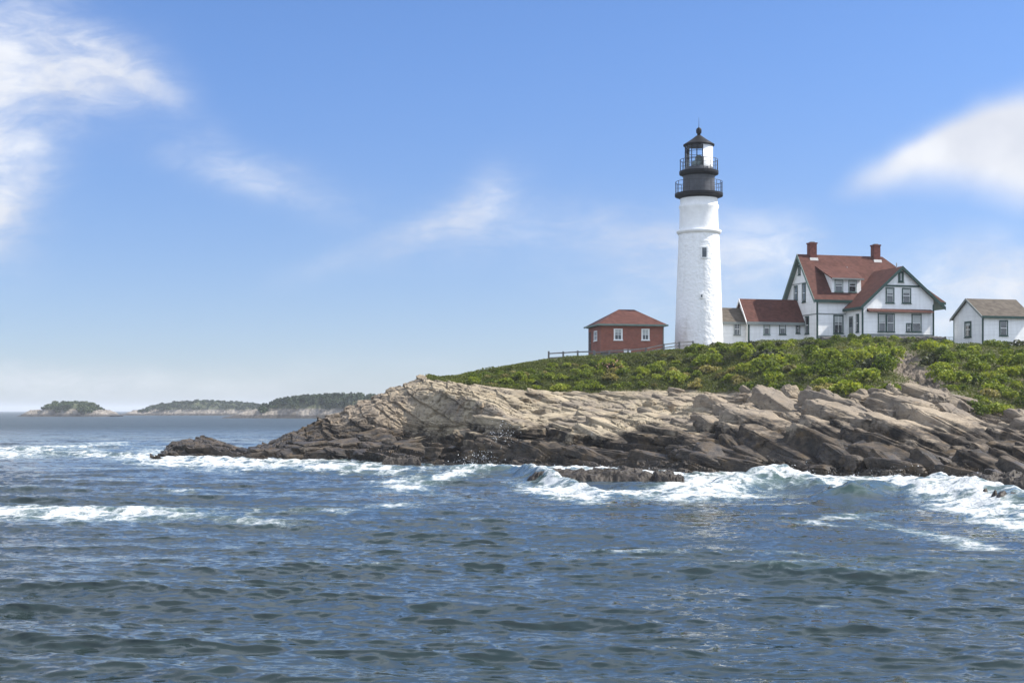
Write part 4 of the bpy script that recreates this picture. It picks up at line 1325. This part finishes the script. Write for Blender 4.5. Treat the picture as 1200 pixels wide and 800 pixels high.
def build_shed():
    bz = 11.9; z = lambda a: a - bz
    t = thing("white_shed", world_base(1151.6, 166, bz), R(15), "small white clapboard outbuilding with brown shingle roof at the right edge", "building")
    L, D = 6.3, 6.05
    ez, rz, ry = z(15.72), z(17.78), D / 2
    sl = (rz - ez) / ry
    MB().prism([(0, 0, -1.2), (0, D, -1.2), (0, D, ez), (0, ry, rz), (0, 0, ez)], (L, 0, 0)).build("wall", M["clap"], t)
    r = MB()
    f = lambda y: ez + sl * y + .16
    r.slab([(-.3, -.33, f(-.33)), (L + .3, -.33, f(-.33)), (L + .3, ry, f(ry)), (-.3, ry, f(ry))], .15)
    r.slab([(-.3, ry, f(ry)), (L + .3, ry, f(ry)), (L + .3, D + .33, f(-.33)), (-.3, D + .33, f(-.33))], .15)
    ro = r.build("roof", M["brown_roof"], t)
    gable_trim(ro, [(-.37, -.36, f(-.36) + .02), (-.37, ry, f(ry) + .02), (-.37, D + .36, f(-.36) + .02)], .30, .066, M["grey_trim"], plane_x=True)
    MB().box(-.3, L + .3, -.40, -.335, f(-.33) - .27, f(-.33) + .01).build("eave_board", M["green_trim"], ro)
    MB().box(-.05, .11, -.05, .10, -1, ez - .05).build("corner_board", M["green_trim"], t)
    MB().box(-.05, .08, D - .08, D + .05, -1, ez - .05).build("corner_board", M["grey_green_trim"], t)
    window(t, 'y', 2.22, 3.38, z(13.35), z(15.2), 0, M["green_trim"], 1, 2, .14)
    window(t, 'x', 2.3, 3.7, z(13.3), z(15.2), 0, M["green_trim"], 2, 2, .2, blind=.2)


build_shed()


def build_brick():
    bz = 10.9; z = lambda a: a - bz
    t = thing("brick_house", world_base(704, 163, bz), R(11), "small red brick building with rust red hipped roof left of the tower", "building")
    L, D = 7.54, 5.87
    ez, rz = z(14.5), z(16.45)
    MB().box(0, L, 0, D, -1.0, ez).build("wall", M["brick"], t)
    o = .42
    r = MB()
    a, b, c, d = (-o, -o, ez), (L + o, -o, ez), (L + o, D + o, ez), (-o, D + o, ez)
    p, q = (2.95, D / 2, rz), (4.85, D / 2, rz)
    r.add([a, b, c, d, p, q], [(0, 1, 5, 4), (1, 2, 5), (2, 3, 4, 5), (3, 0, 4), (3, 2, 1, 0)])
    ro = r.build("roof", M["red_roof"], t)
    g = MB()
    g.box(-o - .06, L + o + .06, -o - .06, -o - .003, ez - .16, ez + .03); g.box(-o - .06, -o - .003, -o, D + o, ez - .16, ez + .03)
    g.box(L + o + .003, L + o + .06, -o, D + o, ez - .16, ez + .03)
    g.build("gutter", M["grey_green_trim"], ro)
    MB().box(-.2, L + .2, -.2, D + .2, ez - .18, ez - .004).build("soffit", M["grey_trim"], ro)
    W = M["white_trim"]
    window(t, 'y', 1.55, 2.6, z(12.7), z(14.0), 0, W, 2, 2, .12, blind=.35)
    window(t, 'y', 4.87, 5.85, z(12.72), z(14.02), 0, W, 2, 2, .12, blind=.45)
    window(t, 'x', 1.6, 3.0, z(12.7), z(13.85), 0, W, 2, 2, .12)
    db = MB().box(-.05, -.003, 4.55, 5.6, z(11.4), z(13.85)).build("door", M["door_wood"], t)
    MB().box(-.09, -.053, 4.7, 4.78, z(12.5), z(12.6)).build("door_handle", M["lead"], db)
    MB().box(2.75, 3.6, -.06, -.003, z(11.25), z(11.62)).build("basement_vent", M["white_trim"], t)
    MB().box(L - .06, L + .05, -.07, -.003, -1, ez - .2).build("downpipe", M["grey_trim"], t)
    MB().box(-.03, L + .03, -.05, -.008, -1, z(11.25)).build("plinth", M["stone_wall"], t)


build_brick()


# ------------------------------------------------------------------ fences and walls
def rail_fence(name, pts, h, rails, mat, label, r=.07, post_r=.10, cat="fence"):
    """pts: ground points of the posts"""
    o = Vector(pts[0])
    t = thing(name, o, 0, label, cat)
    for i, p in enumerate(pts):
        q = Vector(p) - o
        hh = h * (1.12 if i == 0 else 1.0)
        MB().box(q.x - post_r, q.x + post_r, q.y - post_r, q.y + post_r, q.z - .5, q.z + hh).build("post", mat, t)
    for a, b in zip(pts[:-1], pts[1:]):
        a, b = Vector(a) - o, Vector(b) - o
        for f in rails:
            MB().prism([(a.x, a.y, a.z + h * f - r), (a.x, a.y, a.z + h * f + r), (b.x, b.y, b.z + h * f + r), (b.x, b.y, b.z + h * f - r)], (0, .06, 0)).build("rail", mat, t)
    return t


def pxz(px, py, Y): return ((px - CX) / F * Y, Y, zat(py, Y))


rail_fence("rail_fence", [pxz(643, 423.5, 160), pxz(660, 422.5, 160.4), pxz(677, 421.5, 160.8), pxz(696, 421, 161)], 1.05, (.38, .86), M["fence"], "weathered grey post and rail fence left of the brick building")
rail_fence("rail_fence", [pxz(697, 421, 159), pxz(714, 419, 159.2), pxz(736, 418, 159.6), pxz(757, 416, 160.2), pxz(778, 411.5, 161), pxz(796, 409, 162), pxz(812, 408, 163)], .85, (.45, .9), M["fence"], "weathered rail fence climbing in front of the brick building towards the tower", .06, .09)
rail_fence("rail_fence", [pxz(1098, 403, 171), pxz(1105, 403, 171.3), pxz(1112, 403, 171.6), pxz(1119, 403, 172)], .85, (.3, .62, .95), M["white_trim"], "short pale rail fence between the large house and the white outbuilding", .06, .07)


def build_stone_wall():
    n, pr = 160, 7
    pxs = np.linspace(962, 1108, n)
    Y = 163.2 + np.interp(pxs, [962, 1108], [0, .8])
    X = (pxs - CX) / F * Y
    zt = zat(397.5, Y) - .1
    x0, y0 = X[0], Y[0]
    prof = [(-.35, -1.0), (-.34, -.1), (-.3, .30), (-.1, .42), (.15, .42), (.3, .3), (.34, -1.0)]
    V = np.stack([np.stack([X - x0, Y - y0 + d, zt - zt[0] + h], -1) for d, h in prof], 0).astype(np.float32)
    dsp = fbm(V + 50, .5, 3, 640) * .22
    V[..., 2] += dsp * np.array([0, .3, 1, 1, 1, 1, 0])[:, None]; V[..., 1] += dsp * .5
    o = grid_mesh("stone_wall", V, M["stone_wall"], smooth=False)
    o.location = (x0, y0, float(zt[0]))
    tag(o, "low dark field stone wall along the lawn edge in front of the large house", "wall")


build_stone_wall()


# ------------------------------------------------------------------ vegetation
def mat_leaf(name, c0, c1, c2, trans=.35):
    m, nt, out = new_mat(name)
    tone = nt.n("ShaderNodeAttribute", attribute_name="tone").outputs["Fac"]
    rnd = nt.n("ShaderNodeObjectInfo").outputs["Random"]
    n = nt.noise(coord(nt), 1.7, 3, .6)
    f = nt.add(nt.mul(tone, .55), nt.mul(n, .5), nt.mul(nt.m('SUBTRACT', rnd, .5), .55))
    c = nt.mix(nt.ss(f, .15, .55), c0, c1)
    c = nt.mix(nt.ss(f, .55, .95), c, c2)
    d = nt.n("ShaderNodeBsdfPrincipled", i_Roughness=.6); nt.set(d.inputs["Base Color"], c); nt.set(d.inputs["Specular IOR Level"], .25)
    tr = nt.n("ShaderNodeBsdfTranslucent"); nt.set(tr.inputs[0], nt.mix(1.0, c, (1.25, 1.25, .7), 'MULTIPLY'))
    mx = nt.n("ShaderNodeMixShader"); nt.set(mx.inputs[0], trans)
    nt.t.links.new(d.outputs[0], mx.inputs[1]); nt.t.links.new(tr.outputs[0], mx.inputs[2]); nt.t.links.new(mx.outputs[0], out.inputs[0])
    return m


M["leaf"] = mat_leaf("shrub_leaves", (.042, .066, .010), (.150, .200, .020), (.32, .345, .045))
M["leaf_dark"] = mat_leaf("dark_shrub_leaves", (.020, .026, .012), (.050, .060, .022), (.085, .095, .03), .2)
M["leaf_dry"] = mat_leaf("dry_shrub_leaves", (.09, .085, .030), (.23, .205, .075), (.38, .33, .14))
M["blossom"] = mat_leaf("rose_blossom", (.30, .10, .11), (.42, .19, .18), (.55, .33, .28))
M["cover"] = mat_leaf("ground_cover", (.030, .044, .010), (.100, .120, .024), (.215, .215, .050), .3)  # darkened: shadow pockets between the shrubs are put into this colour


def leaf_quads(C, size, rng, up=.35, asp=.55):
    n = len(C)
    N = rng.normal(size=(n, 3)); N[:, 2] = np.abs(N[:, 2]) + up
    N /= np.linalg.norm(N, axis=1, keepdims=True)
    a = np.cross(N, rng.normal(size=(n, 3))); a /= np.linalg.norm(a, axis=1, keepdims=True) + 1e-9
    b = np.cross(N, a)
    s = (size * rng.uniform(.6, 1.4, n))[:, None]
    return np.stack([C + a * s, C + b * s * asp, C - a * s, C - b * s * asp], 1)


def shrub_proto(seed, R_, H, nleaf, size, mat, name="shrub"):
    rng = np.random.default_rng(seed)
    nl = 10
    lob = []
    for i in range(nl):
        a = rng.uniform(0, 2 * math.pi); d = R_ * .72 * math.sqrt(rng.random())
        r = R_ * rng.uniform(.26, .48)
        hz = H * (1 - .55 * (d / R_) ** 2) * rng.uniform(.55, 1.0) - r * .6
        lob.append((d * math.cos(a), d * math.sin(a), max(hz, .05), r))
    C, tone = [], []
    for k in range(nleaf):
        L = lob[rng.integers(nl)]
        v = rng.normal(size=3); v /= np.linalg.norm(v)
        if v[2] < -.3: v[2] *= -1
        rr = L[3] * (rng.random() ** .33 * .5 + .55)
        p = np.array([L[0], L[1], L[2]]) + v * rr * np.array([1, 1, .85])
        p[2] = max(p[2], rng.uniform(0, .15))
        C.append(p); tone.append(rng.random())
    V = leaf_quads(np.array(C), size, rng)
    return poly_soup(name, V, 4, mat, attrs={"tone": tone})


PROTO = [shrub_proto(40 + i, 1.0, h, 640, .098, M["leaf"]) for i, h in enumerate((.85, 1.0, 1.15, .75, .95, 1.1))]
PROTO_D = [shrub_proto(60 + i, 1.0, h, 560, .105, M["leaf_dark"]) for i, h in enumerate((.7, .9))]
PROTO_Y = [shrub_proto(80 + i, 1.0, h, 520, .105, M["leaf_dry"]) for i, h in enumerate((.6, .75))]
GRP = "shrubs of the green thicket on the bank"
L_GREEN = "leafy green shrub in the thicket on the bank below the buildings"
L_DARK = "dark green shrub in the thicket on the bank below the buildings"
L_DRY = "yellowish dry shrub in the thicket on the bank below the buildings"
_used = set()


def put(proto, loc, s, rz, label, group, sz=1.0):
    o = proto if proto.name not in _used else proto.copy()
    if o is proto: _used.add(proto.name)
    else: COL.objects.link(o)
    o.location = loc; o.scale = (s, s, s * sz); o.rotation_euler = (0, 0, rz)
    return tag(o, label, "shrub", group)


def plant():
    rng = np.random.default_rng(21)
    spots = []
    tries = 0
    while len(spots) < 297 and tries < 30000:
        tries += 1
        px = rng.uniform(690, 1290) if rng.random() < .80 else rng.uniform(545, 690)
        t = rng.uniform(4.03 if px < 1125 else 3.72, 5.0)
        left = px < 690
        if left and t > 4.72: continue
        if abs(px - (1070 + (t - 4.5) * -40)) < 30 - 18 * (t - 4) and 3.9 < t < 4.83: continue
        if px < 800 and t > 4.86: continue
        p = ground_at(px, t)
        s = rng.uniform(.55, 1.15) if left else rng.choice((.8, 1.05, 1.3, 1.6, 1.9))
        if t > 4.72: s = min(s, .85)
        if px < 800 and t > 4.35: s = min(s, 1.0 - .35 * (t > 4.65))
        # stay clear of walls and fences
        if any((p[0] - q[0]) ** 2 + (p[1] - q[1]) ** 2 < (.58 * (s + q[3])) ** 2 for q in spots): continue
        spots.append((p[0], p[1], p[2], s, px, t))
    for (x, y, z, s, px, t) in spots:
        u = rng.random()
        dry = (.55 if 800 < px < 870 and t < 4.6 else .12 if px > 690 else .3)
        if u < dry: pr, lab = PROTO_Y[rng.integers(2)], L_DRY
        elif u > .93 or (690 < px < 800 and t > 4.6 and u > .5): pr, lab = PROTO_D[rng.integers(2)], L_DARK
        else: pr, lab = PROTO[rng.integers(6)], L_GREEN
        put(pr, (x, y, z - .12), s, rng.uniform(0, 6.28), lab, GRP, rng.uniform(.8, 1.2))


plant()


def rose_bush():
    p = ground_at(716, 4.62)
    b = shrub_proto(301, 1.9, 1.3, 1100, .11, M["leaf"], "rose_bush")
    b.location = (p[0], p[1], p[2] - .1)
    tag(b, "bush dotted with pale pink blossom below the brick building", "shrub")
    rng = np.random.default_rng(302)
    th = rng.uniform(0, 6.28, 130); el = np.arcsin(rng.uniform(.1, 1, 130)); rr = rng.uniform(.8, 1.05, 130)
    C = np.stack([1.7 * rr * np.cos(el) * np.cos(th), 1.7 * rr * np.cos(el) * np.sin(th), 1.25 * rr * np.sin(el)], 1)
    poly_soup("blossoms", leaf_quads(C, .09, rng, .6, .9), 4, M["blossom"], parent=b, attrs={"tone": rng.random(130)})


rose_bush()


def cover():
    rng = np.random.default_rng(33)
    n = 240000
    px = rng.uniform(500, 1430, n); t = rng.uniform(3.88, 5.12, n)
    j = np.clip(np.searchsorted(px_t, px), 0, len(px_t) - 1); i = np.clip(np.searchsorted(TT, t), 0, len(TT) - 1)
    p = PT[i, j] + np.stack([rng.normal(0, .12, n), rng.normal(0, .15, n), np.zeros(n)], 1)
    keep = rng.random(n) < np.clip(veg_attr[i, j] * 1.3 - .25 + .3 * fbm(p.astype(np.float32), 2.5, 2, 700), 0, 1)
    p, px, t = p[keep], px[keep], t[keep]
    n = len(p)
    hmax = (.10 + .28 * np.clip(fbm(p.astype(np.float32), 3.0, 3, 710) + .35, 0, 1)) * np.where(px < 690, 1.0, 1.25)
    p[:, 2] += rng.random(n) ** .7 * hmax + .01
    V = leaf_quads(p, .095, rng, .2, .5)
    tag(poly_soup("ground_cover", V, 4, M["cover"], attrs={"tone": rng.random(n) * .6 + .4 * np.clip(fbm(p.astype(np.float32), 4, 3, 720) + .5, 0, 1)}), kind="stuff")


cover()


# ------------------------------------------------------------------ distant islands
def mat_island():
    m, nt, out = new_mat("island_shore_rock")
    v = coord(nt); z = sep(nt, nt.n("ShaderNodeNewGeometry").outputs["Position"])[2]
    n = nt.noise(v, .09, 6, .7); n2 = nt.noise(v, .5, 4, .7)
    c = nt.mix(nt.ss(nt.add(nt.mul(n, .6), nt.mul(n2, .5)), .4, .7), (.09, .078, .064), (.29, .255, .215))
    c = nt.mix(nt.ss(nt.add(z, nt.mul(n, 2.0)), 2.2, 3.6, 1, 0), c, (.04, .035, .03))
    c = nt.mix(nt.ss(nt.add(z, nt.mul(n2, 3.0)), 6.5, 8.0), c, (.05, .06, .025))
    principled(nt, out, c, .9, nt.bump(n2, .8, 1.2))
    return m


M["island"] = mat_island()
M["far_leaf"] = mat_leaf("distant_tree_leaves", (.020, .036, .013), (.045, .072, .024), (.085, .112, .036), .15)


def island(prof, Y, depth, rockh, seed, woods):
    """prof: [(px, py)] tree-top line; rocks run under it"""
    q = np.array(prof, float)
    pxs = np.linspace(q[0, 0] - 7, q[-1, 0] + 7, 260)
    X = (pxs - CX) / F * Y
    ztop = np.interp(pxs, q[:, 0], zat(q[:, 1], Y))
    nr = 46
    b = np.linspace(-1, 1, nr)[:, None]
    P = np.stack([X[None, :] + 0 * b, Y + depth / 2 + b * depth / 2 + 0 * X[None, :], 0 * b + 0 * X[None, :]], -1).astype(np.float32)
    nz = fbm(P, 30, 5, seed)
    ends = sstep(0, .12, np.linspace(0, 1, 260)) * (1 - sstep(.88, 1, np.linspace(0, 1, 260)))
    base = np.clip(np.minimum(ztop * .62, ztop - 4.5), 1.0, None)[None, :]
    env = 1 - np.abs(b) ** 2.0
    sh = sstep(.0, .8, env + .2 * nz + .15 * fbm(P, 8, 3, seed + 7))
    rk = rockh * (.6 + .9 * (fbm(P, 9, 4, seed + 3, .6, True) + .2))
    P[..., 2] = -1.5 + (sh * rk + sstep(.15, .9, env) * base + 1.2 * nz) * (.15 + .85 * ends) + sh * 1.6
    P[..., 2] = np.where(env < .02, -2.0, P[..., 2])
    o = grid_mesh("island", P, M["island"], smooth=False)
    tag(o, kind="structure")
    # wood: tree by tree, far away it reads as one mass
    rng = np.random.default_rng(seed + 50)
    C, tone, sz = [], [], []
    nt_ = 0
    while nt_ < woods:
        j = rng.integers(12, 248); i = rng.integers(6, 34)
        zb = P[i, j, 2]
        if zb < rockh * .75 or ztop[j] < 5.5 or pxs[j] < q[0, 0] or pxs[j] > q[-1, 0]: continue
        top = min(ztop[j] * rng.uniform(.86, 1.04), zb + rng.uniform(5, 9))
        if top < zb + 1.2: top = zb + rng.uniform(1.2, 2.5)
        h = top - zb; r = rng.uniform(1.6, 3.2) * min(1, h / 4 + .3)
        m = 60
        v = rng.normal(size=(m, 3)); v /= np.linalg.norm(v, axis=1, keepdims=True)
        v *= rng.random((m, 1)) ** .4
        c = np.array([P[i, j, 0] + rng.normal(), P[i, j, 1], zb + h * .52])
        C.append(c + v * np.array([r, r, h * .5])); tone.append(np.full(m, rng.random()) * .7 + rng.random(m) * .3)
        nt_ += 1
    C = np.concatenate(C); tone = np.concatenate(tone)
    V = leaf_quads(C, .62, rng, .3, .75)
    tag(poly_soup("distant_wood", V, 4, M["far_leaf"], attrs={"tone": tone}), kind="stuff")


island([(22, 488), (32, 485.5), (38, 482), (45, 475), (58, 471.5), (76, 471), (92, 474), (104, 480), (110, 485.5), (116, 488)], 1050, 60, 2.4, 1200, 170)
island([(134, 488), (146, 485), (156, 479.5), (176, 474), (205, 471), (235, 470.5), (268, 472.5), (292, 475), (330, 478)], 1300, 110, 3.0, 1300, 420)
island([(262, 488), (285, 485.5), (298, 478), (318, 470.5), (338, 465.5), (360, 463), (400, 462), (440, 463), (500, 463), (560, 466)], 830, 90, 2.8, 1400, 520)


# ------------------------------------------------------------------ sea air
def build_haze():
    m, nt, out = new_mat("sea_haze")
    vol = nt.n("ShaderNodeVolumePrincipled")
    nt.set(vol.inputs["Color"], (.86, .92, 1.0, 1)); nt.set(vol.inputs["Density"], .00015); nt.set(vol.inputs["Anisotropy"], .0)
    nt.t.links.new(vol.outputs[0], out.inputs["Volume"])
    o = MB().box(-16000, 16000, -60, 14600, -3.6, 43.0).build("haze", m)
    tag(o, kind="stuff")


HAZE = True
if HAZE: build_haze()
